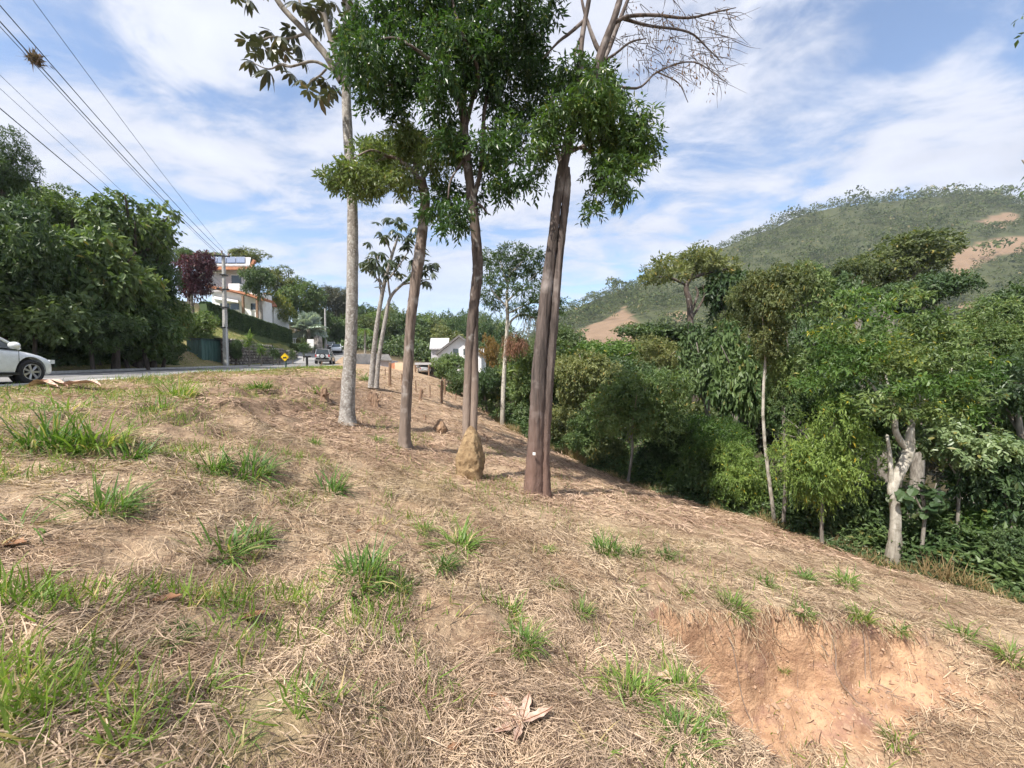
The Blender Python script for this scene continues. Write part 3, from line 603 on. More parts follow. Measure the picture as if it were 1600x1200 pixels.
# ------------------------------------------------------------------ the tall trees on the slope
def rosette_mesh(name, k, L, rs, mat, droop=0.5):
    mb = MB()
    for i in range(k):
        a = 2 * np.pi * (i + rs.uniform(-.2, .2)) / k; l = L * rs.uniform(.8, 1.1); w = l * 0.36; dr = droop * rs.uniform(.6, 1.4)
        ts = np.array([0.12, .4, .72, 1.0]); ws = np.array([.12, .8, 1.0, .15]) * w / 2
        r = l * ts * math.cos(dr * .6); z = -l * dr * ts ** 1.6; c = np.stack([np.cos(a) * r, np.sin(a) * r, z], -1); s = np.array([-math.sin(a), math.cos(a), 0])
        v = np.concatenate([c + s * ws[:, None] - [0, 0, .012], c - s * ws[:, None] - [0, 0, .012]]); mb.add(v, [[j, j + 1, 5 + j, 4 + j] for j in range(3)])
    return mb.mesh(name, mat)
def build_tall_trees():
    rs = np.random.RandomState(11)
    # 1: pale lichen-spotted trunk with finger-leaf rosettes
    D = 10.5; base = P(543, 668, D); base[2] = g1(base[0], base[1]) - .05
    t = MB()
    pth = px_path([(543, 668), (543, 640), (546, 575), (549, 510), (551, 400), (550, 300), (543, 200), (541, 130), (541, 50), (546, -20), (548, -120, .3), (545, -220, .5)], D); pth[0][2] = base[2]
    tube(t, pth, [rpx(w, D) for w in (24, 20.5, 18.5, 17.5, 16.5, 15, 14, 13, 12, 10, 7, 3)], 16, 7, 0.06, 1, 0.3)
    limbs = [([(534, 128), (505, 80), (470, 42), (436, 4), (400, -60, -.3)], (11, 10, 9, 8, 4)), ([(535, 118), (517, 60), (500, 0), (480, -90, .4)], (10, 9, 8, 4)),
             ([(505, 84), (487, 60), (470, 10, .6), (455, -60, 1.0)], (6, 5, 4, 2)), ([(520, 110), (490, 96), (450, 104), (420, 90)], (5, 4, 3, 2)),
             ([(478, 52), (450, 60), (422, 58), (392, 72)], (4, 3, 2.5, 1.5)), ([(455, 105), (440, 100), (420, 108), (395, 98)], (3, 2.5, 2, 1.5)), ([(510, 108), (500, 118), (485, 128), (480, 140)], (3, 3, 2, 1.5)),
             ([(541, 60), (552, 40), (562, 30)], (4, 3, 2)), ([(545, 135, .2), (590, 125, .5), (640, 112, .8)], (4, 3, 2)), ([(540, 10), (530, -40, -.5), (560, -110, -.8)], (6, 5, 3))]
    t2 = MB()
    for i, (pp, ww) in enumerate(limbs): tube(t2, px_path(pp, D), [rpx(w, D) for w in ww], 8, 5, 0.05, 20 + i)
    e = tree('umbrella_leaf_tree', 'tall straight tree with pale lichen-spotted trunk and big finger-leaf rosettes', 'tree', base, t, M['bark_pale'])
    t2.obj('branches', M['bark_grey'], e, base, True)
    ros_m = mat_leaf('rosette_leaf', (0.03, 0.038, 0.022), (0.075, 0.082, 0.05), (0.13, 0.105, 0.07), 0.12, 0.16, 0.4, spec=.5)
    protos = [rosette_mesh('leaf_rosette', 9, 0.30, rs, ros_m, dr) for dr in (.35, .6, .9, 1.1)]
    spots = [(387, 68), (422, 54), (391, 100), (420, 115), (412, 80), (457, 120), (452, 52), (465, 77), (480, 145), (512, 150), (490, 127), (508, 132), (442, 105), (525, 10), (557, 22), (565, 40), (547, 27), (512, 7), (490, 17), (500, 37), (485, 22), (535, 67), (533, 45), (390, 5), (365, 0), (462, 7), (637, 120), (660, 127), (645, 108), (400, 88), (430, 75), (405, 60), (445, 88), (475, 100), (440, 62), (515, 25), (552, 8), (470, 130), (500, 155), (520, 140), (410, -10), (378, -6), (430, -25), (450, -40), (480, -60), (510, -50), (540, -70), (570, -40), (400, -50), (590, -20), (520, -110), (560, -130), (470, -110), (440, -90), (600, -80), (545, -190), (520, -210), (570, -200), (545, -230)]
    for i, (a, b) in enumerate(spots):
        o = link('leaf_rosette', protos[i % 4], e); p = P(a + rs.uniform(-3, 3), b - 6, D + rs.uniform(-.7, .7)) - base
        o.location = p; s = rs.uniform(.8, 1.2); o.scale = (s, s, s); o.rotation_euler = (rs.uniform(-.45, .45), rs.uniform(-.45, .45), rs.uniform(0, 6.3))
    # 2: short topped trunk, light crown
    D = 9.5; base = P(634, 708, D); base[2] = g1(base[0], base[1]) - .05; t = MB()
    pth = px_path([(632, 708), (632, 685), (634, 640), (638, 570), (641, 510), (648, 450), (655, 400), (661, 350), (664, 310), (657, 280)], D); pth[0][2] = base[2]
    tube(t, pth, [rpx(w, D) for w in (21, 17, 16, 15.5, 15, 16, 17, 15, 15, 16)], 18, 8, 0.07, 2, 0.4)
    for i, (pp, ww) in enumerate([([(655, 282), (640, 262), (610, 245), (570, 262)], (9, 7, 5, 2)), ([(658, 282), (672, 262), (690, 240)], (8, 6, 3)), ([(652, 280), (648, 250), (645, 215)], (8, 6, 3)), ([(640, 262), (600, 275, .4), (560, 285, .6)], (5, 4, 2)), ([(610, 246), (580, 235, -.5), (548, 250, -.8)], (5, 3, 2))]):
        tube(t, px_path(pp, D), [rpx(w, D) for w in ww], 8, 5, 0.05, 40 + i)
    lb = px_lobes([(600, 240, 40), (565, 270, 40), (650, 213, 42), (690, 236, 34), (540, 292, 24), (620, 285, 28), (580, 300, 22), (533, 255, 28), (680, 272, 22), (625, 225, 36), (600, 265, 36), (715, 250, 18), (518, 275, 16), (570, 235, 26), (700, 215, 22)], D, rs=rs, split=5)
    cr = lobe_leaves(lb, 66, 7, .2, .135, .04, rs, .4, inner=.3)
    tree('evergreen_tree', 'leaning brown trunk cut off short under a pale green leafy crown', 'tree', base, t, M['bark_brown'], cr, M['leaf_light'])
    # 3: twin-stemmed tree rising out of the termite mound
    D = 8.6; base = P(735, 742, D); base[2] = g1(base[0], base[1]) - .05; t = MB()
    pth = px_path([(730, 742), (729, 670), (731, 600), (736, 520), (743, 460), (747, 415), (743, 360), (736, 300), (729, 240), (725, 195)], D); pth[0][2] = base[2]
    tube(t, pth, [rpx(w, D) for w in (13, 12, 12, 14, 16, 16, 15, 14, 13, 13)], 18, 8, 0.08, 3)
    tube(t, px_path([(741, 742, -.02), (740, 670, -.03), (742, 600, -.02), (742, 540), (745, 480)], D), [rpx(w, D) for w in (12, 11, 11, 10, 6)], 14, 8, 0.08, 4)
    for i, (pp, ww) in enumerate([([(726, 200), (716, 156), (700, 128), (675, 95, -.3), (640, 70, -.6)], (10, 9, 7, 5, 3)), ([(726, 196), (724, 150), (735, 110, .3), (760, 40, .4), (768, -20, .5), (770, -110, .5)], (11, 10, 9, 9, 7, 4)), ([(727, 200), (737, 160), (747, 110, -.4), (720, 50, -.6), (700, -30, -.6)], (8, 7, 6, 5, 3)),
                                  ([(740, 310), (750, 270), (755, 220), (757, 170), (770, 120, .5), (800, 80, .8)], (8, 7, 7, 6, 5, 3)), ([(756, 200), (790, 205, .3), (820, 225, .5)], (4, 3, 2)), ([(700, 130), (650, 125, .2), (600, 135, .2)], (5, 4, 2)), ([(737, 315), (752, 322), (764, 336)], (5, 4, 1.5)), ([(728, 245), (705, 280, -.4), (700, 310, -.5)], (4, 3, 2)), ([(766, 0, .5), (800, 20, .3), (840, 60, .1)], (6, 4, 2)), ([(675, 96, -.3), (620, 60, -.2), (570, 70)], (5, 4, 2))]):
        tube(t, px_path(pp, D), [rpx(w, D) for w in ww], 8, 5, 0.05, 60 + i)
    lb = px_lobes([(600, 115, 50), (655, 60, 52), (572, 85, 42), (640, 130, 36), (700, 85, 50), (755, 55, 55), (800, 105, 50), (720, 25, 50), (780, 165, 44), (800, 225, 40), (755, 262, 36), (705, 295, 30), (712, 335, 24), (815, 280, 24), (600, 30, 40), (690, 165, 34), (830, 60, 45), (855, 125, 36), (545, 100, 26), (625, 165, 24), (835, 185, 34), (770, 215, 34), (700, 230, 26), (680, 320, 22), (585, 150, 24), (780, 290, 22), (840, 250, 22), (740, 310, 22),
                   (620, -10, 45), (680, -30, 55), (750, -40, 60), (820, -20, 55), (700, -100, 60), (780, -110, 60), (560, 50, 26), (730, 120, 50), (770, 120, 45), (660, 105, 40), (725, 345, 20), (690, 350, 18)], D, rs=rs, jit=1.0, split=5)
    cr = lobe_leaves(lb, 52, 7, .22, .14, .042, rs, .4, inner=.3)
    tree('evergreen_tree', 'dark leafy tree whose twin stems rise from the tall clay termite mound', 'tree', base, t, M['bark_dark'], cr, M['leaf_glossy'])
    # 4: reddish twin trunk with half-bare top
    D = 8.0; base = P(838, 778, D); base[2] = g1(base[0], base[1]) - .05; t = MB()
    pth = px_path([(833, 778), (835, 720), (838, 660), (842, 580), (848, 510), (855, 440), (863, 380), (870, 320), (876, 280), (884, 240), (890, 212), (900, 180), (925, 125), (942, 76), (960, 28), (974, -20), (1000, -120)], D); pth[0][2] = base[2]
    tube(t, pth, [rpx(w, D) for w in (26, 23, 22, 21, 19, 17, 15, 14, 15, 16, 16, 15, 14, 12, 10, 9, 4)], 20, 8, 0.10, 5, 0.25)
    pth = px_path([(849, 776, .04), (850, 720, .04), (853, 660, .04), (858, 580, .04), (864, 510, .04), (870, 440, .03), (876, 380, .03), (882, 330, .03), (886, 290), (886, 262)], D)
    tube(t, pth, [rpx(w, D) for w in (19, 15, 15, 15, 15, 13, 12, 12, 11, 8)], 18, 8, 0.10, 6, 0.25)
    tube(t, px_path([(824, 778, -.03), (830, 720, -.06), (836, 650, -.04), (846, 590)], D), [rpx(w, D) for w in (13, 10, 9, 4)], 10, 6, 0.08, 8, 0.1)
    for i, (pp, ww) in enumerate([([(879, 266), (870, 230), (867, 190), (862, 150)], (8, 7, 6, 4)), ([(898, 185), (905, 125), (909, 62), (920, 0), (928, -60)], (10, 9, 8, 7, 3)), ([(940, 84), (931, 70), (915, 25), (905, -20)], (8, 7, 5, 3)), ([(930, 115), (950, 80, .3), (965, 40, .4), (985, -10, .5)], (8, 7, 7, 5)),
                                  ([(958, 36), (985, 25), (1028, 24), (1075, 28), (1122, 18), (1150, 12)], (7, 5, 4.5, 3.5, 2.5, 1)), ([(970, 28), (1012, 40, .3), (1075, 50, .4), (1106, 76, .5), (1130, 100, .5)], (5, 4, 3, 2, 1)), ([(936, 100), (960, 85), (985, 66), (1010, 60)], (5, 4, 3, 1.5)), ([(930, 125, .2), (994, 138, .4), (1028, 112, .5), (1084, 97, .6), (1137, 130, .6)], (4, 3.5, 3, 2, 1)),
                                  ([(850, 231), (885, 230), (918, 235), (940, 260)], (3, 5, 4, 2)), ([(912, 33), (890, 52), (872, 66), (850, 90)], (6, 5, 4, 2)), ([(886, 240), (920, 225), (960, 215), (1000, 225)], (6, 5, 3, 2)), ([(905, 120), (898, 90, .4), (905, 60, .6)], (5, 4, 2)), ([(1028, 113, .5), (1060, 130, .5), (1075, 160, .5)], (2.5, 2, 1)), ([(974, -10), (1010, -30), (1060, -40), (1100, -20)], (5, 4, 3, 1.5))]):
        tube(t, px_path(pp, D), [rpx(w, D) for w in ww], 8, 5, 0.05, 80 + i)
    # fine bare twigs of the half-dead top
    tips = [(1000, 40), (1030, 24), (1050, 60), (1075, 28), (1100, 40), (1106, 76), (1122, 18), (1084, 97), (1060, 110), (1120, 120), (1010, 70), (985, 66), (1040, 100), (1090, 60), (1130, 60), (960, 60), (1000, 100), (1065, 80), (1035, 40), (1110, 95), (1140, 30), (990, 10), (1050, -10)]
    for i in range(190):
        a = tips[i % len(tips)]; x, y = a[0] + rs.uniform(-14, 14), a[1] + rs.uniform(-8, 8); d0 = rs.uniform(-.3, .8); an = rs.uniform(-.5, 1.9); l = rs.uniform(18, 58)
        x2, y2 = x + l * math.cos(an), y + l * math.sin(an) * .9
        tube(t, px_path([(x, y, d0), ((x + x2) / 2 + rs.uniform(-6, 6), (y + y2) / 2 + rs.uniform(-6, 6), d0), (x2, y2, d0 + rs.uniform(-.3, .3))], D), [.007, .005, .002], 3, 3)
    lb = px_lobes([(880, 128, 42), (922, 168, 44), (962, 150, 34), (1000, 182, 24), (980, 218, 40), (1008, 240, 26), (952, 258, 34), (935, 305, 18), (862, 200, 28), (842, 232, 22), (960, 285, 24), (905, 150, 36), (940, 190, 40), (960, 235, 34), (985, 255, 22), (925, 330, 10), (880, 170, 26), (1020, 215, 16), (945, 130, 26), (970, 300, 14), (945, 280, 24)], D, rs=rs, jit=.8, split=5)
    cr = lobe_leaves(lb, 66, 7, .2, .135, .04, rs, .45, inner=.3)
    e = tree('evergreen_tree', 'reddish-brown twin trunk with bare upper branches and a small white tag', 'tree', base, t, M['bark_red'], cr, M['leaf_glossy'])
    lb = px_lobes([(a + rs.uniform(-10, 10), b + rs.uniform(0, 18), rs.uniform(12, 24)) for a, b in tips], D, rs=rs, jit=.5)
    lobe_leaves(lb, 14, 3, .16, .085, .022, rs, .9).obj('dry_leaves', M['leaf_brown'], e, base)
    mb = MB(); c = P(834.5, 709, D - .24); box(mb, c, (.055, .008, .055)); mb.obj('tag', M['tag_white'], e, base)
build_tall_trees()

def termite_mound(px, py, D, hpx, wpx, label, seed, mat, group=None):
    rs = np.random.RandomState(seed); h = hpx / F * D; w = wpx / F * D / 2; base = P(px, py, D); base[2] = g1(base[0], base[1]) - .06
    nu, nv = 40, 28; mb = MB(); v = []
    for j in range(nv + 1):
        t = j / nv; r = w * (0.86 + 0.5 * t - 0.62 * t * t if t < .4 else .9608 * ((1 - t) / .6) ** .6) ; r = max(r, .004)
        for i in range(nu):
            a = 2 * np.pi * i / nu
            k = 1 + .25 * float(vnoise(np.array([3 * math.cos(a) + seed]), np.array([3 * math.sin(a) + t * 4]), seed)[0]) + .22 * float(vnoise(np.array([7 * math.cos(a)]), np.array([7 * math.sin(a) + t * 9]), seed + 1)[0]) + .14 * float(vnoise(np.array([15 * math.cos(a)]), np.array([15 * math.sin(a) + t * 22]), seed + 2)[0])
            v.append((base[0] + r * k * math.cos(a) + .06 * w * t, base[1] + r * k * math.sin(a), base[2] + h * t * 1.05))
    f = [[j * nu + i, j * nu + (i + 1) % nu, (j + 1) * nu + (i + 1) % nu, (j + 1) * nu + i] for j in range(nv) for i in range(nu)]
    mb.add(v, f); o = mb.mesh('termite_mound', mat, base, True); o = link('termite_mound', o, None, base); tag(o, label, 'termite mound', group); return o
termite_mound(735, 748, 8.42, 82, 46, 'tall lumpy ochre clay termite mound at the foot of a tree', 3, M['clay'])
termite_mound(688, 672, 12.6, 22, 20, 'small low brown earth mound between the tree trunks', 9, M['clay_far'])

# mid-distance trees on the slope
def build_slope_trees():
    rs = np.random.RandomState(21)
    D = 19.5; base = P(582, 606, D); base[2] = g1(base[0], base[1]) - .05; t = MB()
    for i, (pp, ww) in enumerate([([(580, 606), (583, 560), (590, 500), (600, 445), (612, 400), (622, 370)], (9, 8, 7, 6, 5, 3)), ([(588, 606), (592, 560), (602, 500), (610, 465), (628, 445), (645, 430)], (7, 6.5, 6, 5, 4, 2.5)), ([(590, 500), (596, 470), (592, 430), (590, 400)], (3, 3, 2.5, 1.5)), ([(610, 466), (606, 430), (612, 400, .4), (600, 370)], (3.5, 3, 2.5, 1.5)), ([(603, 440), (620, 420), (640, 390)], (3, 2.5, 1.5)), ([(600, 448), (585, 430), (575, 405)], (3, 2, 1.5)), ([(628, 445), (650, 440), (672, 436)], (3, 2, 1.5))]):
        tube(t, px_path(pp, D), [rpx(w, D) for w in ww], 8, 5, 0.05, 100 + i, .2 if i < 2 else 0)
    e = tree('umbrella_leaf_tree', 'slim forked young tree with open rosette crown behind the pale trunk', 'tree', base, t, M['bark_pale'])
    mat = mat_leaf('rosette_leaf_small', (0.02, 0.035, 0.02), (0.065, 0.085, 0.045), None, 0, 0.22, 0.4, spec=.5)
    pr = [rosette_mesh('leaf_rosette', 9, .40, rs, mat, d) for d in (.4, .7, 1.0)]
    for i in range(78):
        a = rs.uniform(0, 6.28); q = math.sqrt(rs.rand()); x, y = 613 + 50 * q * math.cos(a), 395 + 58 * q * math.sin(a)
        if i > 60: x, y = rs.uniform(640, 680), rs.uniform(405, 440)
        o = link('leaf_rosette', pr[i % 3], e); o.location = P(x, y, D + rs.uniform(-1, 1)) - base; s = rs.uniform(.7, 1.15); o.scale = (s, s, s); o.rotation_euler = (rs.uniform(-.4, .4), rs.uniform(-.4, .4), rs.uniform(0, 6))
    # white thin trunk with layered dark crown
    D = 22; base = P(785, 666, D); base[2] = g1(base[0], base[1]) - .05; t = MB()
    for i, (pp, ww) in enumerate([([(785, 666), (786, 620), (789, 560), (793, 500), (792, 460), (797, 420)], (8, 7, 6, 5.5, 4, 2)), ([(791, 520), (800, 500), (818, 491), (836, 498)], (4, 3.5, 3, 2)), ([(818, 491), (828, 500), (822, 520)], (2, 1.5, 1)), ([(836, 498), (840, 520), (835, 535)], (2, 1.5, 1)), ([(793, 480), (770, 455), (760, 430)], (3, 2, 1)), ([(793, 470), (820, 445), (840, 425)], (3, 2, 1)), ([(794, 450), (785, 420), (780, 400)], (2.5, 2, 1)), ([(795, 430), (815, 410), (825, 395)], (2.5, 2, 1)), ([(793, 490), (825, 475), (850, 470)], (2.5, 2, 1))]):
        tube(t, px_path(pp, D), [rpx(w, D) for w in ww], 8, 5, 0.04, 130 + i)
    for i in range(40):
        x, y = rs.uniform(815, 845), rs.uniform(490, 505); tube(t, px_path([(x, y), (x + rs.uniform(-10, 12), y + 18), (x + rs.uniform(-16, 16), y + rs.uniform(20, 38))], D), [.014, .01, .005], 3, 3)
    sp = [(772, 405, 18), (800, 395, 20), (825, 402, 20), (780, 430, 18), (838, 425, 16), (810, 425, 20), (765, 460, 16), (775, 475, 14), (830, 455, 18), (845, 470, 14), (812, 480, 14), (825, 490, 12), (855, 445, 12), (795, 450, 14), (760, 440, 10), (862, 480, 12), (870, 470, 12), (845, 490, 14), (868, 490, 10), (760, 400, 10)]
    cr = lobe_leaves(px_lobes(sp, D, rs=rs, jit=1.2, squash=.5), 30, 7, .3, .2, .06, rs, .2, flat=.4)
    e = tree('slender_tree', 'slender white-trunked tree with layered dark crown and an arching dead branch', 'tree', base, t, M['bark_white'], cr, M['leaf_dark'])
    lobe_leaves(px_lobes([(803, 533, 14), (798, 545, 8), (812, 538, 9)], D, rs=rs, jit=.2), 60, 6, .3, .26, .03, rs, .8).obj('dead_foliage', M['leaf_brown'], e, base)
build_slope_trees()

# ------------------------------------------------------------------ woods
def proto_crown(name, kind, seed):
    rs = np.random.RandomState(seed); lobes = []
    n = {'A': 20, 'B': 20, 'C': 18, 'F': 14}[kind]
    for i in range(n):
        d = rs.randn(3); d /= np.linalg.norm(d); d[2] = d[2] * .85 + .1; q = rs.uniform(.3, 1.2) ** .7; c = d * np.array([1.55, 1.55, 1.35]) * q
        r = rs.uniform(.32, .85) * (1.15 - .35 * q); lobes.append((*c, r, r, r * rs.uniform(.6, .9)))
    if kind == 'A': l = lobe_leaves(lobes, 28, 7, .26, .17, .07, rs, .25, shape='hex')
    elif kind == 'B': l = lobe_leaves(lobes, 34, 8, .32, .15, .05, rs, .3)
    elif kind == 'C': l = lobe_leaves(lobes, 17, 6, .34, .26, .12, rs, .5, shape='hex')
    else: l = lobe_leaves(lobes, 20, 6, .34, .24, .11, rs, .2, inner=.7)
    me = l.mesh('crown'); me.materials.append(M['leaf_mid'])
    return me
PROTO = {k: [proto_crown('crown', k, 300 + 10 * i + ord(k)) for i in range(3)] for k in 'ABCF'}
_rw = np.random.RandomState(77)
def put_crown(e, kind, mat, c, s, base, rs=_rw, idx=None):
    o = link('crown', PROTO[kind][int(rs.randint(3)) if idx is None else idx], e); o.location = c - base; o.scale = s; o.rotation_euler = (rs.uniform(-.15, .15), rs.uniform(-.15, .15), rs.uniform(0, 6.3))
    o.material_slots[0].link = 'OBJECT'; o.material_slots[0].material = M[mat]; return o
def wood_tree(name, label, cat, px, cy, D, rw, rh, kind, mat, bark='bark_grey', group=None, base_px=None, tw=None, limbs=4):
    c = P(px, cy, D); r = rw / F * D; h = rh / F * D
    if base_px: b = P(base_px[0], base_px[1], D)
    else: b = np.array([c[0] + _rw.uniform(-.2, .2) * r, c[1] + _rw.uniform(-.1, .1) * r, 0])
    b[2] = g1(b[0], b[1]) - .05
    e = empty(name, b); tag(e, label, cat, group)
    t = MB(); w = tw if tw else max(.04, .045 * (c[2] - b[2] + h) * .5); w = min(w, .04 if 'shrub' in name else .10) if D < 17 and not tw else w; mid = (b + c) / 2 + np.array([_rw.uniform(-.15, .15), _rw.uniform(-.1, .1), 0]) * (c[2] - b[2]) * .4
    tube(t, [b, mid, c - [0, 0, h * .15], c + [0, 0, h * .1]], [w, w * .8, w * .5, w * .1], 8, 4, .06, _rw.randint(999), .2)
    for i in range(limbs):
        a = _rw.uniform(0, 6.28); q = _rw.uniform(.5, .85); s = mid + (c - mid) * _rw.uniform(.3, .9)
        tip = c + np.array([math.cos(a) * r * q, math.sin(a) * r * q, h * _rw.uniform(-.2, .6)]); tube(t, [s, (s + tip) / 2 + [0, 0, .1 * h], tip], [w * .5, w * .35, w * .12], 6, 3, .05, i)
    t.obj('trunk', M[bark], e, b, True)
    put_crown(e, kind, mat, c, (r / 2.0, r / 2.0, h / 1.75), b); return e
def ordinal(n):
    return f"{n}{'th' if 10 <= n % 100 <= 20 else {1: 'st', 2: 'nd', 3: 'rd'}.get(n % 10, 'th')}"
RG = 'trees and shrubs along the right forest edge'; LG = 'trees in the dense thicket across the road'
def build_right_edge():
    T = wood_tree
    T('small_tree', 'small round dark-green tree on a thin bare stem at the slope foot', 'tree', 985, 640, 14, 92, 74, 'B', 'leaf_mid', 'bark_grey', None, (981, 757), .055)
    e = T('slim_tree', 'tall thin white-stemmed tree with a narrow crown in the forest edge', 'tree', 1205, 462, 10.6, 52, 66, 'A', 'leaf_olive', 'bark_white', None, (1211, 824), .048, 2)
    b = np.array(e.location); put_crown(e, 'A', 'leaf_mid', P(1222, 590, 10.7), (.3, .35, .55), b); put_crown(e, 'A', 'leaf_olive', P(1200, 535, 10.4), (.32, .3, .4), b); put_crown(e, 'A', 'leaf_olive', P(1200, 465, 10.2), (.42, .3, .5), b)
    t = MB(); tube(t, [P(1224, 815, 10.4), P(1228, 740, 10.4), P(1224, 650, 10.5), P(1226, 560, 10.6)], [.05, .045, .04, .02], 8, 5, .05, 3); b2 = P(1224, 815, 10.4); b2[2] = g1(b2[0], b2[1]); e2 = empty('slim_tree', b2); tag(e2, 'thin yellowish stem standing just right of the tall white stem', 'tree', None); t.obj('trunk', M['bark_grey'], e2, b2, True); put_crown(e2, 'A', 'leaf_mid', P(1232, 640, 10.6), (.32, .32, .5), b2)
    # white crooked trunk
    D = 8.4; b = P(1393, 892, D); b[2] = g1(b[0], b[1]) - .06; t = MB()
    for i, (pp, ww) in enumerate([([(1391, 893), (1397, 845), (1399, 800), (1394, 765), (1404, 740), (1416, 715), (1421, 695), (1423, 670), (1430, 640, .2), (1440, 600, .3)], (19, 15, 13, 13, 14, 15, 14, 9, 7, 4)), ([(1420, 702), (1408, 690), (1399, 672), (1398, 650), (1390, 610, -.2)], (10, 9, 8, 7, 4)), ([(1395, 765), (1392, 740), (1390, 710), (1386, 680)], (8, 7, 6, 4)), ([(1400, 893, .1), (1404, 850, .05), (1400, 810)], (13, 10, 6)), ([(1430, 640, .2), (1470, 600, .4), (1500, 560, .6)], (5, 4, 2)), ([(1398, 650), (1360, 600, .3), (1320, 570, .4)], (5, 4, 2)), ([(1390, 615, -.2), (1380, 570, .5), (1370, 530, .9)], (4, 3, 2))]):
        tube(t, px_path(pp, D), [rpx(w, D) for w in ww], 12, 5, .06, 160 + i, .15 if i == 0 else 0)
    e = empty('crooked_tree', b); tag(e, 'crooked white-barked tree with wide bright green and yellow crown', 'tree'); t.obj('trunk', M['bark_white'], e, b, True)
    rs = np.random.RandomState(5)
    sp = [(1365, 492, 38, 1), (1432, 500, 44, .8), (1305, 530, 40, .8), (1482, 545, 42, .7), (1340, 575, 42, .2), (1400, 560, 48, .1), (1452, 592, 40, .1), (1505, 605, 34, .3), (1280, 590, 32, .6), (1380, 622, 32, -.3), (1325, 632, 34, .3), (1440, 640, 28, 0), (1485, 640, 26, .2), (1262, 552, 26, 1), (1535, 575, 30, .8), (1412, 462, 30, 1.4), (1340, 468, 26, 1.6), (1455, 545, 36, .2), (1355, 535, 36, .4), (1300, 480, 24, 1.2), (1520, 640, 22, .1), (1495, 510, 26, 1.2), (1410, 605, 34, -.3)]
    lobe_leaves(px_lobes(sp[0::2], D, rs=rs, squash=.5, split=3), 75, 8, .24, .12, .042, rs, .25, flat=.4, inner=.4).obj('crown', M['leaf_bright'], e, b); lobe_leaves(px_lobes(sp[1::2] + [(1350, 520, 40, .9), (1460, 560, 36, .8)], D, rs=rs, squash=.5, split=3), 75, 8, .24, .13, .046, rs, .25, flat=.4, inner=.4).obj('crown', M['leaf_mid'], e, b)
    sp = [(1405, 560, 20, -.5), (1390, 535, 16, -.4), (1432, 540, 16, -.3), (1300, 510, 18, .2), (1415, 640, 18, -.5), (1475, 635, 18, -.2), (1325, 530, 12, .2), (1440, 525, 14, -.1)]
    lobe_leaves(px_lobes(sp, D, rs=rs, squash=.6), 50, 6, .2, .09, .034, rs, .25).obj('yellow_leaves', M['leaf_yellow'], e, b)
    # umbrella tree draped with vines
    D = 27; b = P(1085, 600, D); b[2] = g1(b[0], b[1]) - .1; t = MB()
    for i, (pp, ww) in enumerate([([(1088, 640), (1080, 560), (1078, 480), (1072, 450), (1078, 434), (1085, 415)], (13, 11, 9, 8, 7, 4)), ([(1080, 490), (1090, 460), (1087, 448)], (4, 4, 2)), ([(1074, 446), (1050, 435), (1030, 432)], (5, 4, 2)), ([(1077, 436), (1110, 425), (1140, 420)], (5, 4, 2)), ([(1079, 500), (1100, 465), (1098, 445)], (4, 3, 2)), ([(1128, 640), (1130, 540), (1132, 460), (1150, 445)], (12, 10, 8, 4))]):
        tube(t, px_path(pp, D), [rpx(w, D) for w in ww], 8, 5, .06, 190 + i)
    e = empty('umbrella_tree', b); tag(e, 'flat-topped umbrella tree with dark curved limbs against the hillside', 'tree'); t.obj('trunk', M['bark_dark'], e, b, True)
    sp = [(1030, 430, 16), (1052, 416, 18), (1078, 406, 20), (1105, 408, 20), (1130, 414, 18), (1015, 438, 10), (1062, 428, 14), (1095, 422, 16), (1020, 424, 10), (1040, 408, 12), (1090, 396, 12), (1120, 425, 12)]
    lobe_leaves(px_lobes(sp, D, rs=rs, jit=1.8, squash=.5), 17, 7, .4, .3, .1, rs, .1, flat=.3).obj('crown', M['leaf_olive'], e, b)
    sp = [(1130, 450, 22), (1155, 440, 18), (1165, 455, 14), (1130, 490, 14), (1128, 520, 16), (1130, 560, 20), (1122, 600, 26), (1142, 470, 18), (1125, 540, 16)]
    lobe_leaves(px_lobes(sp, D, rs=rs, jit=.6, squash=1.0), 17, 7, .4, .32, .14, rs, .7).obj('vine', M['leaf_dark'], e, b)
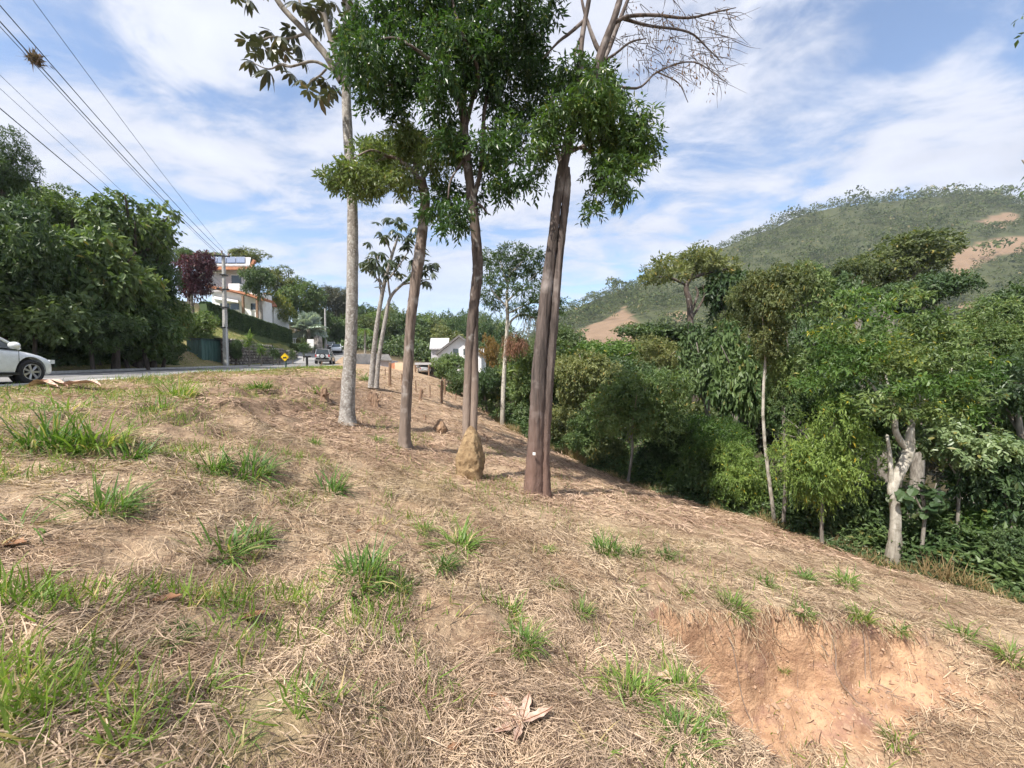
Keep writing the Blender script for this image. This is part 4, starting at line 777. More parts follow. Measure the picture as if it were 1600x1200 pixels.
    rows = [
        ('leafy_tree', 'olive tree close behind the reddish twin trunk', 915, 590, 19, 55, 62, 'A', 'leaf_olive'), ('leafy_tree', 'rounded fresh-green treetop below the bare pink field', 950, 570, 24, 62, 45, 'A', 'leaf_bright'),
        ('leafy_tree', 'yellow-green treetop left of the vine-draped trunk', 1030, 565, 22, 50, 40, 'B', 'leaf_olive'), ('leafy_tree', 'dark spreading tree below the umbrella tree', 1040, 525, 30, 70, 28, 'A', 'leaf_dark'),
        ('leafy_tree', 'tree hung with dark creepers below the umbrella tree', 1100, 580, 18, 50, 75, 'C', 'leaf_dark'), ('leafy_tree', 'dark creeper-covered tree left of the tall white stem', 1160, 600, 14.5, 55, 100, 'C', 'leaf_mid'),
        ('leafy_tree', 'pale olive tree left of the tall white stem top', 1170, 500, 20, 45, 60, 'A', 'leaf_olive'), ('leafy_tree', 'dark tree filling the gap right of the tall white stem', 1255, 560, 14, 55, 90, 'A', 'leaf_dark'),
        ('leafy_tree', 'mid-green tree with narrow top right of the tall white stem', 1245, 465, 17, 42, 55, 'A', 'leaf_mid'), ('leafy_tree', 'dark pointed tree left of the tall yellow-topped tree', 1290, 470, 20, 45, 55, 'C', 'leaf_dark'),
        ('leafy_tree', 'tall tree with yellowish top standing above the forest edge', 1395, 420, 30, 70, 52, 'A', 'leaf_olive'), ('leafy_tree', 'olive tree shoulder left of the tall yellow-topped tree', 1335, 440, 29, 45, 40, 'A', 'leaf_olive'),
        ('leafy_tree', 'shaded tree just below the tall yellow-topped tree', 1440, 460, 24, 55, 45, 'A', 'leaf_dark'), ('leafy_shrub', 'bright green bushy tree left of the crooked white trunk', 1290, 712, 9.3, 72, 100, 'B', 'leaf_bright'),
        ('leafy_tree', 'mid-green tree behind the crooked tree on its right', 1490, 530, 14, 75, 60, 'B', 'leaf_mid'), ('leafy_tree', 'dark leafy tree rising at the right picture edge', 1590, 490, 16, 75, 70, 'A', 'leaf_dark'),
        ('broadleaf_tree', 'large-leaved pale tree leaning in from the right edge', 1585, 600, 9.6, 62, 62, 'C', 'leaf_broad'), ('broadleaf_shrub', 'drooping pale broad-leaved shrub right of the crooked trunk', 1500, 690, 8.3, 66, 52, 'C', 'leaf_broad'),
        ('leafy_tree', 'shaded tree behind the drooping broad-leaved shrub', 1500, 640, 11, 70, 80, 'A', 'leaf_dark'), ('leafy_shrub', 'dark tangled shrub at the lower right forest edge', 1570, 760, 8.0, 62, 75, 'C', 'leaf_dark'),
        ('leafy_shrub', 'low dark undergrowth shrub at the right edge of the slope', 1590, 870, 7.4, 55, 55, 'A', 'leaf_dark'), ('leafy_shrub', 'dark undergrowth right of the crooked trunk foot', 1480, 830, 8.7, 58, 55, 'A', 'leaf_mid'),
        ('leafy_shrub', 'dark undergrowth left of the crooked trunk foot', 1335, 785, 9.6, 52, 50, 'C', 'leaf_dark'), ('leafy_shrub', 'shaded shrub between the two thin stems and the crooked tree', 1270, 770, 10.6, 45, 50, 'A', 'leaf_mid'),
        ('leafy_shrub', 'light green ferny shrub left of the tall white stem foot', 1160, 745, 11.6, 52, 62, 'B', 'leaf_bright'), ('leafy_shrub', 'fresh-green shrub climbing left of the tall white stem', 1120, 690, 12.8, 50, 55, 'B', 'leaf_bright'),
        ('leafy_shrub', 'dark shrub right of the small round tree', 1070, 690, 14.2, 50, 62, 'B', 'leaf_dark'), ('leafy_shrub', 'shaded shrub under the small round tree', 1030, 725, 14.8, 55, 38, 'C', 'leaf_dark'),
        ('leafy_shrub', 'dark shrub left of the small round tree', 925, 680, 17, 48, 42, 'A', 'leaf_mid'), ('leafy_shrub', 'olive shrub beside the foot of the reddish twin trunk', 885, 655, 19, 38, 45, 'A', 'leaf_olive'),
        ('leafy_tree', 'thin leafy tree partly hiding the white gabled house', 704, 572, 42, 32, 26, 'A', 'leaf_mid'), ('leafy_tree', 'dark tree at the slope end below the white gabled house', 722, 600, 36, 34, 28, 'A', 'leaf_dark'), ('leafy_tree', 'shaded tree right of the slender white trunk', 825, 600, 24, 45, 50, 'A', 'leaf_mid'), ('leafy_shrub', 'low dark shrub at the slender white trunk foot', 810, 645, 23, 30, 24, 'C', 'leaf_dark'),
        ('leafy_tree', 'dark tree left of the slender white trunk', 755, 605, 27, 32, 42, 'A', 'leaf_dark'), ('leafy_tree', 'orange-leaved tree beside the white gabled house', 768, 552, 50, 17, 30, 'A', 'leaf_orange'),
        ('leafy_tree', 'light green tree right of the orange-leaved tree', 800, 560, 36, 26, 38, 'A', 'leaf_olive'), ('leafy_tree', 'dark tree behind the reddish twin trunk', 870, 545, 30, 42, 50, 'A', 'leaf_dark'),
        ('leafy_tree', 'dark tree deep in the shade behind the crooked tree', 1400, 640, 12, 75, 75, 'A', 'leaf_dark'), ('leafy_tree', 'shaded tree between tall white stem and bright bushy tree', 1290, 620, 12.5, 60, 60, 'C', 'leaf_dark'),
        ('leafy_tree', 'broad dark tree left of the bushy olive treetops', 990, 600, 21, 60, 45, 'A', 'leaf_dark'), ('leafy_tree', 'fresh-green treetop above the bright bushy tree', 1330, 560, 13, 60, 50, 'B', 'leaf_bright'),
        ('leafy_tree', 'spreading mid-green treetop near the right edge above broad leaves', 1550, 540, 13, 60, 45, 'B', 'leaf_mid'), ('leafy_tree', 'dark tree beyond the right picture edge', 1680, 620, 10, 80, 120, 'A', 'leaf_dark'), ('leafy_tree', 'shaded tree low at the far right edge', 1660, 800, 8.6, 70, 110, 'C', 'leaf_dark')]
    for n, lab, px, cy, D, rw, rh, k, m in rows:
        T(n, lab, 'shrub' if 'shrub' in n else 'tree', px, cy, D, rw, rh, k, m, 'bark_grey', RG, limbs=3)
    edge = [(900, 712, 17.2), (948, 738, 15.4), (1012, 765, 13.6), (1052, 778, 13.0), (1092, 786, 12.3), (1132, 797, 11.7), (1175, 808, 11.2), (1245, 829, 10.3), (1278, 842, 9.8), (1312, 855, 9.4), (1348, 868, 9.0), (1442, 905, 8.2), (1490, 915, 7.9), (1532, 922, 7.6), (1575, 930, 7.3)]
    for i, (px, py, D) in enumerate(edge):
        r = [.62, .8, .5, .72, .9, .6][i % 6]; d = D + .75; q = r * F / d
        T('edge_bush', f'low leafy bush along the forest foot, {ordinal(i + 1)} from the reddish twin trunk', 'shrub', px, py - q * (.7 + .25 * (i % 3)), d, q, q * [1.0, 1.35, .8][i % 3], 'ABC'[(i * 2) % 3], ['leaf_mid', 'leaf_olive', 'leaf_dark', 'leaf_bright', 'leaf_mid'][i % 5], 'bark_grey', RG, limbs=2, tw=.03)
    b = P(1770, 900, 6.4); b[2] = g1(b[0], b[1]) - .1; t = MB(); tube(t, [b, b + [.1, 0, 3], b + [-.1, .1, 6.2], b + [-.2, .1, 9]], [.16, .14, .11, .05], 10, 5, .06, 3, .3)
    for tip, s0 in ((P(1597, 250, 6.3), 4.6), (P(1603, 20, 6.4), 6.6), (P(1680, 120, 6.6), 6.0)): tube(t, [b + [-.05, 0, s0], (b + [-.05, 0, s0] + tip) / 2 + [0, 0, .25], tip], [.05, .03, .01], 6, 4, .05, 2)
    e = empty('overhanging_tree', b); tag(e, 'tree outside the right edge whose leafy twig tips hang into view', 'tree'); t.obj('trunk', M['bark_grey'], e, b, True)
    lobe_leaves([(*P(1626, 262, 6.3), .12, .15, .2), (*P(1634, 20, 6.4), .14, .2, .16), (*P(1760, 110, 6.6), .7, .7, .6), (*P(1860, 60, 6.5), 1.2, 1.2, .9), (*P(1760, 230, 6.4), .5, .5, .4)], 34, 5, .16, .11, .045, rs, .6).obj('crown', M['leaf_dark'], e, b)
    # big round leaves
    D = 8.2; b = P(1437, 905, D); b[2] = g1(b[0], b[1]) - .03; t = MB(); tube(t, px_path([(1437, 905), (1441, 850), (1445, 800), (1440, 760)], D), [.04, .035, .03, .015], 8, 5, .05, 1)
    for dx in (-22, 18, -8): tube(t, px_path([(1445, 805), (1445 + dx * .6, 780), (1445 + dx, 755)], D), [.02, .015, .008], 6, 3)
    e = empty('round_leaf_shrub', b); tag(e, 'shrub with big round glossy leaves beside the crooked white trunk', 'shrub', RG); t.obj('trunk', M['bark_grey'], e, b, True)
    lobe_leaves(px_lobes([(1425, 768, 16), (1448, 782, 18), (1436, 798, 14), (1462, 768, 16), (1408, 776, 10)], D + .1, rs=rs, jit=.15), 22, 3, .10, .15, .14, rs, .6, shape='round').obj('crown', M['leaf_dark'], e, b)
    # dry grass and stalks where slope meets wood
    n = 12000; t_ = rs.rand(n); yy = 5.8 + 18 * t_ ** 1.3; xx = np.interp(yy, [4, 6.6, 8.2, 10.5, 12, 14, 18, 22, 26], [9.3, 8.4, 7.75, 6.8, 5.65, 4.05, 2.05, -.5, -1.6]) + np.abs(rs.randn(n)) * .55 - .15 + .3 * vnoise(yy / 1.1, yy * 0, 5)
    c = np.stack([xx, yy, G(xx, yy) - .02], -1); d = rs.randn(n, 3) * .45; d[:, 2] = 1
    MB_leaf(c, d, rs.randn(n, 3), rs.uniform(.12, .8, n) * np.clip(0.45 + 1.5 * vnoise(xx / .8, yy / .8, 6), .12, 1.2), rs.uniform(.008, .022, n), rs, .1).obj_tag('dry_stalks', M['dry_stalk'], 'dry brown grass and stalks fringing the forest edge', 'grass')
    n = 17000; yy = 5.8 + 20 * rs.rand(n) ** 1.3; xx = np.interp(yy, [4, 6.6, 8.2, 10.5, 12, 14, 18, 22, 26], [9.3, 8.4, 7.75, 6.8, 5.65, 4.05, 2.05, -.5, -1.6]) + .0 + np.abs(rs.randn(n)) * .9
    c = np.stack([xx, yy, G(xx, yy) + rs.rand(n) ** 2 * 1.0 * sstep(0, 1.2, xx - np.interp(yy, [4, 6.6, 8.2, 10.5, 12, 14, 18, 22, 26], [9.3, 8.4, 7.75, 6.8, 5.65, 4.05, 2.05, -.5, -1.6]))], -1); d = rs.randn(n, 3); d[:, 2] = np.abs(d[:, 2]) * .6
    MB_leaf(c, d, np.array([0, 0, 1.0]) + rs.randn(n, 3) * .5, rs.uniform(.08, .2, n), rs.uniform(.03, .075, n), rs).obj_tag('forest_undergrowth', M['leaf_dark'], 'low leafy undergrowth along the foot of the forest', 'undergrowth')
    TLX = ([4, 6.6, 8.2, 10.5, 12, 14, 18, 22, 30], [9.3, 8.4, 7.75, 6.8, 5.65, 4.05, 2.05, -.5, -2.6])
    n = 60000; yy = 5.5 + 26 * rs.rand(n) ** 1.2; off = .5 + 9 * rs.rand(n) ** 1.3; xx = np.interp(yy, *TLX) + off; clump = vnoise(xx / 1.3, yy / 1.3, 14) + .5
    c = np.stack([xx, yy, G(xx, yy) + rs.rand(n) * (0.5 + 2.6 * clump * sstep(0, 2.5, off))], -1); d = rs.randn(n, 3); d[:, 2] = np.abs(d[:, 2]) * .5
    MB_leaf(c, d, np.array([-.3, -.4, 1.0]) + rs.randn(n, 3) * .5, rs.uniform(.09, .2, n), rs.uniform(.035, .085, n), rs).obj_tag('forest_understorey', M['leaf_mid'], 'shaded understorey leaves filling the forest between the stems', 'undergrowth')
    n = 15000; px = rs.uniform(480, 800, n); yy = rs.uniform(71, 92, n); xx = (px - 800) / F * yy; clump = vnoise(xx / 4, yy / 4, 15) + .5
    c = np.stack([xx, yy, G(xx, yy) + rs.rand(n) * (1.2 + 4.5 * clump)], -1); d = rs.randn(n, 3)
    MB_leaf(c, d, np.array([-.2, -.5, .8]) + rs.randn(n, 3) * .5, rs.uniform(.4, .8, n), rs.uniform(.25, .45, n), rs).obj_tag('wood_understorey', M['leaf_dark'], 'bushy understorey at the foot of the wood beyond the road', 'undergrowth')
build_right_edge()

def build_left_thicket():
    rows = [
        ('feathery_tree', 'dark feathery tree at the upper left picture edge', 5, 268, 21, 45, 60, 'B', 'leaf_dark'), ('leafy_tree', 'dark tree mass behind the white car', -10, 410, 17, 80, 110, 'A', 'leaf_dark'),
        ('leafy_tree', 'broad dark tree in front of the light-topped tree across the road', 85, 420, 20, 78, 90, 'C', 'leaf_mid'), ('leafy_tree', 'light green treetop between the feathery tree and the grey-green tree', 105, 338, 24, 45, 38, 'A', 'leaf_mid'),
        ('leafy_tree', 'grey-green tree with layered top below the power lines', 205, 350, 24, 58, 56, 'C', 'leaf_mid'), ('leafy_tree', 'dense dark tree in the middle of the thicket', 165, 440, 21, 75, 80, 'C', 'leaf_mid'),
        ('leafy_tree', 'dark tree sloping down towards the purple tree', 230, 440, 25, 42, 62, 'A', 'leaf_dark'), ('leafy_shrub', 'dark shrub low behind the car bonnet', 55, 500, 17.5, 75, 60, 'C', 'leaf_dark'),
        ('leafy_shrub', 'dark low shrub in the middle of the thicket', 140, 510, 19.5, 65, 48, 'A', 'leaf_dark'), ('leafy_shrub', 'green shrub left of the green metal shed', 215, 505, 23, 55, 52, 'C', 'leaf_mid'),
        ('leafy_shrub', 'lighter shrub leaning over the green metal shed', 252, 492, 27, 38, 48, 'C', 'leaf_mid'), ('leafy_shrub', 'rounded shrub right behind the green metal shed', 305, 515, 35.5, 40, 34, 'A', 'leaf_mid'),
        ('leafy_shrub', 'low shrub at the left foot of the shed', 276, 550, 30, 15, 16, 'A', 'leaf_dark'), ('leafy_tree', 'dark unseen tree added beyond the left picture edge for shade', -120, 400, 14, 110, 140, 'A', 'leaf_dark'),  # tree past the left edge is unseen, added for shade and other views
        ('leafy_tree', 'deep shaded tree behind the thicket', 60, 400, 25, 80, 80, 'A', 'leaf_dark'), ('leafy_tree', 'deep shaded tree at the back of the thicket', 180, 420, 28, 70, 60, 'A', 'leaf_dark'), ('leafy_shrub', 'leafy shrub wedged between shed and utility pole', 368, 548, 35, 12, 20, 'A', 'leaf_dark')]
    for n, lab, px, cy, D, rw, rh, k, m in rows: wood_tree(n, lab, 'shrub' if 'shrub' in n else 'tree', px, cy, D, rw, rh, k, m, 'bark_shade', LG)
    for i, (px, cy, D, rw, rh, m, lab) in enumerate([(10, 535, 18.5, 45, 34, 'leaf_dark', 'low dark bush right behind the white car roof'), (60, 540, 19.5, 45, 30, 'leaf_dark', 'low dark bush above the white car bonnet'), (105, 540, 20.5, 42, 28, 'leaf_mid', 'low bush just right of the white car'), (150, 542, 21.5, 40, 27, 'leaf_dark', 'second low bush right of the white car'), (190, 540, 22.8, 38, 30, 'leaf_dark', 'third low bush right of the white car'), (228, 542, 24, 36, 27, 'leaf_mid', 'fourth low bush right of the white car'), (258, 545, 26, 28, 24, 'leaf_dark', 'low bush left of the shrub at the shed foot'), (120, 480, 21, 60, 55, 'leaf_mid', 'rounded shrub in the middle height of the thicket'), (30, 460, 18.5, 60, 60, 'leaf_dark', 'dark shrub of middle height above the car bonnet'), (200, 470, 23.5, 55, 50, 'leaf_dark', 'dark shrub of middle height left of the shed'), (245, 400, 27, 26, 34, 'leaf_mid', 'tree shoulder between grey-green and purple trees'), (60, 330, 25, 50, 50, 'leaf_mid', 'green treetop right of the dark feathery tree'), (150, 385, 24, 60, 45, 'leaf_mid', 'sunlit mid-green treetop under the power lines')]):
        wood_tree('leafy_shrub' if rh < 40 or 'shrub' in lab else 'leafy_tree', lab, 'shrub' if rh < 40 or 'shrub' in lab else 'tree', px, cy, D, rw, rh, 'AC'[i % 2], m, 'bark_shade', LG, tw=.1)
    rs = np.random.RandomState(17); n = 26000; yy = rs.uniform(13, 28.5, n); off = 4.6 + 8 * rs.rand(n) ** 1.1; xx = road_x(yy) - off; clump = vnoise(xx / 1.5, yy / 1.5, 24) + .5
    c = np.stack([xx, yy, G(xx, yy) + rs.rand(n) * (.2 + 2.3 * clump * sstep(4.6, 7, off))], -1)
    MB_leaf(c, rs.randn(n, 3), np.array([.5, -.4, .8]) + rs.randn(n, 3) * .5, rs.uniform(.16, .36, n), rs.uniform(.07, .15, n), rs).obj_tag('thicket_understorey', M['leaf_dark'], 'shaded leafy understorey at the foot of the roadside thicket', 'undergrowth')
    # around the houses
    HG = 'garden trees around the hillside house'
    for n, lab, px, cy, D, rw, rh, k, m in [
        ('purple_tree', 'dense purple-leaved tree beside the hillside house', 302, 434, 41, 36, 46, 'A', 'leaf_purple'), ('leafy_tree', 'small green treetop above the purple tree', 292, 400, 56, 16, 18, 'A', 'leaf_mid'),
        ('leafy_tree', 'dark conifer-like tree right of the house balcony', 402, 438, 51.5, 26, 32, 'A', 'leaf_dark'), ('leafy_tree', 'open flat-topped tree on the skyline above the solar roof', 388, 402, 84, 32, 14, 'A', 'leaf_olive'),
        ('leafy_tree', 'olive tree on the skyline right of the conifer', 440, 445, 72, 34, 26, 'A', 'leaf_olive'), ('leafy_tree', 'rounded green tree above the silver palm', 465, 470, 70, 36, 36, 'A', 'leaf_mid'),
        ('leafy_tree', 'loose yellowish-green tree left of the silver palm', 438, 485, 62, 24, 30, 'B', 'leaf_yellow'), ('leafy_tree', 'dark tree behind the silver palm', 495, 500, 74, 24, 34, 'A', 'leaf_dark'),
        ('leafy_tree', 'grey-leaved open tree on the skyline beyond the far pole', 525, 470, 86, 30, 30, 'B', 'leaf_grey'), ('leafy_tree', 'light treetop left of the conifer above the roof', 335, 407, 90, 30, 14, 'A', 'leaf_olive'), ('leafy_shrub', 'shrubs under the silver palm', 470, 545, 58, 20, 10, 'A', 'leaf_mid'), ('leafy_shrub', 'dark garden shrub below the palm at the driveway', 500, 525, 66, 18, 20, 'A', 'leaf_dark')]:
        wood_tree(n, lab, 'shrub' if 'shrub' in n else 'tree', px, cy, D, rw, rh, k, m, 'bark_grey', HG, limbs=3)
build_left_thicket()

TONE = {'leaf_dark': 'dark green', 'leaf_mid': 'mid-green', 'leaf_olive': 'olive', 'leaf_bright': 'fresh green', 'leaf_yellow': 'yellowish', 'leaf_grey': 'greyish'}
def build_far_trees():
    rs = np.random.RandomState(91); rows = []
    for i in range(54):     # wood beyond road and white house
        px = 490 + 300 * ((i * 0.618) % 1); D = rs.uniform(78, 125); top = 468 + 24 * rs.rand() + (12 if px > 640 else 0); b = P(px, 560, D); bz = g1(b[0], D); tz = P(px, top, D)[2] - (D < 95) * rs.uniform(0, 3)
        r = rs.uniform(3.0, 5.2); h = min(max(3.0, (tz - bz) * .42), 5.5); rows.append((px, proj(np.array([b[0], D, tz - h]))[1], D, r / D * F, h / D * F, ['leaf_dark', 'leaf_dark', 'leaf_olive', 'leaf_mid', 'leaf_dark'][i % 5], 'bark_pale' if i % 3 == 0 else 'bark_grey', .2))
    for k, (px, cy, D, rw, rh, m, bk, tw) in enumerate(sorted(rows)):
        wood_tree('wood_tree', f'tall {TONE[m]} tree, {ordinal(k + 1)} from the left in the wood beyond the road', 'tree', px, cy, D, rw, rh, 'F', m, bk, 'trees of the wood beyond the road', limbs=2, tw=tw)
    rows = []
    for i in range(92):     # wooded valley under the hill
        px = 790 + 900 * ((i * 0.618 + .1) % 1); D = 26 + 100 * ((i * .7548) % 1) ** 1.2; b = P(px, 560, D); bz = g1(b[0], D)
        r = rs.uniform(2.4, 4.4) * (0.7 + D / 150); h = r * rs.uniform(.75, 1.1); hgt = rs.uniform(6, 10.5); cz = bz + hgt - h * .7; cpy = proj(np.array([b[0], D, cz]))[1]
        lim = np.interp(px, [790, 880, 1000, 1100, 1300, 1600], [560, 545, 545, 510, 500, 470]); cpy = max(cpy, lim + h / D * F * .8)
        rows.append((px, cpy, D, r / D * F, h / D * F, ['leaf_mid', 'leaf_olive', 'leaf_bright', 'leaf_dark', 'leaf_olive', 'leaf_yellow', 'leaf_grey'][i % 7]))
    for k, (px, cy, D, rw, rh, m) in enumerate(sorted(rows)):
        wood_tree('valley_tree', f'{TONE[m]} tree, {ordinal(k + 1)} from the left in the wooded valley under the hill', 'tree', px, cy, D, rw, rh, 'F', m, 'bark_grey', 'trees of the wooded valley', limbs=1, tw=.15)
build_far_trees()

# ------------------------------------------------------------------ straw litter and grass
def ground_frame(x, y):
    e = .05; z = G(x, y); gx = (G(x + e, y) - z) / e; gy = (G(x, y + e) - z) / e
    n = np.stack([-gx, -gy, np.ones_like(gx)], -1); n /= np.linalg.norm(n, axis=1)[:, None]; return z, n, np.hypot(gx, gy)
def ribbons(mb, p, d, n, Ln, Wd, seg, curl, rs, lift=0.0):
    """thin bent strips: base p, direction d, face normal n"""
    d = d / np.linalg.norm(d, axis=1)[:, None]; n = n - d * (n * d).sum(1)[:, None]; n /= np.linalg.norm(n, axis=1)[:, None] + 1e-9; s = np.cross(d, n); N = len(p)
    side = rs.uniform(-1, 1, N)[:, None] * curl; rows = []
    for j in range(seg + 1):
        t = j / seg; c = p + d * (Ln * t)[:, None] + s * side * (Ln * t * t)[:, None] + n * (lift * (Ln * (t - t * t)))[:, None]
        w = (Wd * (1 - .8 * max(0, t - .5) * 2) * .5)[:, None]; rows += [c - s * w, c + s * w]
    v = np.stack(rows, 1); k = 2 * (seg + 1); i = np.arange(N)[:, None, None] * k; j = np.arange(seg)[None, :, None] * 2; f = np.array([0, 1, 3, 2])[None, None, :] + i + j
    mb.add(v.reshape(-1, 3), f.reshape(-1, 4))
def on_slope(x, y):
    side = x - road_x(y); tl = np.interp(y, [0, 4, 6.6, 8.2, 10.5, 12, 14, 18, 22, 45], [10, 9.3, 8.5, 7.9, 7.0, 5.9, 4.3, 2.3, -.2, -5]); return (side > 4.6) & (x < tl)
def build_straw():
    rs = np.random.RandomState(31)
    for lo, hi, n, L0, W0, mat, nm, lab, band in [(1.2, 3.4, 105000, .105, .0034, 'straw', 'straw_litter', 'tangled pale dry straw covering the nearest ground', 0), (3.2, 7.5, 100000, .125, .0055, 'straw', 'straw_litter', 'dry straw litter on the middle of the slope', 1), (7.2, 17, 62000, .18, .012, 'straw_far', 'straw_litter', 'brown cut-grass litter around and beyond the tall trees', 2), (17, 40, 26000, .34, .03, 'straw_far', 'straw_litter', 'brown litter on the far part of the slope', 3)]:
        y = lo + (hi - lo) * rs.rand(n * 2) ** .85; u = rs.uniform(-1.4, 1.42, n * 2); x = u * y
        k = on_slope(x, y) & (x > -12); x, y = x[k][:n], y[k][:n]; z, nn, sl = ground_frame(x, y)
        bk = np.exp(-((x + 6.2 + 0.12 * (y - 9)) / 1.3) ** 2) * sstep(4, 7, y) * (1 - sstep(17, 24, y)); patch = -.28 * bk + vnoise(x / .55, y / .55, 80 + band) + .5 * vnoise(x / .2, y / .2, 81)
        k = (sl < 1.25) & ((pit(x, y) < .04) | (pit(x, y) > .985) | (x > 5.0) | (rs.rand(len(x)) < .05)) & (rs.rand(len(x)) < np.clip(.8 + 1.9 * patch, .06, 1)); x, y, z, nn = x[k], y[k], z[k], nn[k]; N = len(x)
        ang = 2.2 * vnoise(x / .8, y / .8, 83) * math.pi + rs.randn(N) * 1.1 + .5; d = np.stack([np.cos(ang), np.sin(ang), np.zeros(N)], -1); d = d - nn * (d * nn).sum(1)[:, None]
        d += nn * (rs.randn(N) * .12 + .02)[:, None]; f = rs.uniform(.35, 1.5, N); p = np.stack([x, y, z], -1) + nn * rs.uniform(.002, .03, N)[:, None] * (1 + band * .4)
        mb = MB(); ribbons(mb, p, d, nn + rs.randn(N, 3) * .5, L0 * f, W0 * rs.uniform(.5, 1.5, N), 2, .35, rs, .15)
        tag(mb.obj(nm, M[mat]), lab, 'straw', None, 'stuff')
    # straw and fine roots hanging over the lip of the clay cut
    n = 1500; x = rs.uniform(1.45, 5.6, n); y = lip_y(x) + rs.uniform(-.06, .10, n); z = G(x, y); d = np.stack([rs.randn(n) * .5, -rs.uniform(.3, 1.2, n), -rs.uniform(.1, 1.3, n)], -1)
    mb = MB(); ribbons(mb, np.stack([x, y, z + .012], -1), d, rs.randn(n, 3) + [0, -.5, 1], .13 * rs.uniform(.3, 1.5, n), .005 * rs.uniform(.5, 1.4, n), 2, .4, rs, .2); tag(mb.obj('hanging_straw', M['straw']), 'straw and fine roots hanging over the clay cut lip', 'straw', None, 'stuff')
    # crumbled clods on the face and at the toe of the cut
    n = 1500; x = rs.uniform(1.5, 5.6, n); y = lip_y(x) - rs.uniform(.0, .75, n); s_ = rs.uniform(.006, .022, n) * (1 + 1.0 * (rs.rand(n) > .95)); z = G(x, y)
    a = np.array([[1, 0, 0], [-1, 0, 0], [0, 1, 0], [0, -1, 0], [0, 0, 1], [0, 0, -1]], float); f = np.array([[0, 2, 4], [2, 1, 4], [1, 3, 4], [3, 0, 4], [2, 0, 5], [1, 2, 5], [3, 1, 5], [0, 3, 5]])
    v = (a[None] + rs.randn(n, 6, 3) * .3) * s_[:, None, None] + np.stack([x, y, z], -1)[:, None, :]; mb = MB(); mb.add(v.reshape(-1, 3), (f[None] + np.arange(n)[:, None, None] * 6).reshape(-1, 3))
    tag(mb.obj('clay_clods', mat_noise('clay_crumb', (0.28, 0.175, 0.12), (0.46, 0.31, 0.215), 9, .95)), 'crumbled clay clods lying on and below the cut face', 'clods', None, 'stuff')
    # a few dark roots on the face
    for k_ in range(7):
        x0 = rs.uniform(1.9, 5.0); y0 = float(lip_y(np.array([x0]))[0]) - .03; pts = []
        for t in np.linspace(0, 1, 7): xx = x0 + .25 * t * rs.uniform(-.6, 1.2) + .1 * t; yy = y0 - .30 * t; pts.append((xx, yy, float(G(np.array([xx]), np.array([yy]))[0]) + .006))
        mb = MB(); tube(mb, pts, list(np.linspace(.007, .002, 7)), 5, 3); o = link('root', mb.mesh('root', M['bark_dark'], pts[0]), None, pts[0]); tag(o, f'thin dark root on the clay face, {["1st", "2nd", "3rd", "4th", "5th", "6th", "7th"][k_]} one exposed there', 'root', 'roots exposed in the clay cut')
build_straw()
def tuft_mesh(n, L0, spread, wid, rs, lean=.55):
    mb = MB(); a = rs.uniform(0, 6.28, n); r = np.sqrt(rs.rand(n)) * spread; p = np.stack([r * np.cos(a), r * np.sin(a), np.full(n, -.015)], -1)
    le = np.abs(rs.randn(n)) * lean * .7 + lean * .35 * r / spread; az = a + rs.randn(n) * .7; L = L0 * (.25 + .9 * rs.rand(n) ** 1.6) * (1 - .3 * r / spread); w = wid * rs.uniform(.6, 1.2, n)
    rows = []; s = np.stack([-np.sin(az), np.cos(az), np.zeros(n)], -1); h = np.stack([np.cos(az), np.sin(az), np.zeros(n)], -1); c = p.copy(); th = le * .5; tw = rs.randn(n) * .5; seg = 4
    ss = s * np.cos(tw)[:, None] + np.array([0, 0, 1]) * np.sin(tw)[:, None] * .3
    for j in range(seg + 1):
        t = j / seg; ww = (w * [0.7, 1, .95, .65, .06][j] * .5)[:, None]; rows += [c - ss * ww, c + ss * ww]
        th = th + le * .55; step = (L / seg)[:, None]; c = c + (h * np.sin(th)[:, None] + np.array([0, 0, 1.0]) * np.cos(th)[:, None]) * step
    v = np.stack(rows, 1); k = 2 * (seg + 1); i = np.arange(n)[:, None, None] * k; j = np.arange(seg)[None, :, None] * 2; f = np.array([0, 1, 3, 2])[None, None, :] + i + j
    mb.add(v.reshape(-1, 3), f.reshape(-1, 4)); return mb.mesh('grass_tuft', M['grass'])
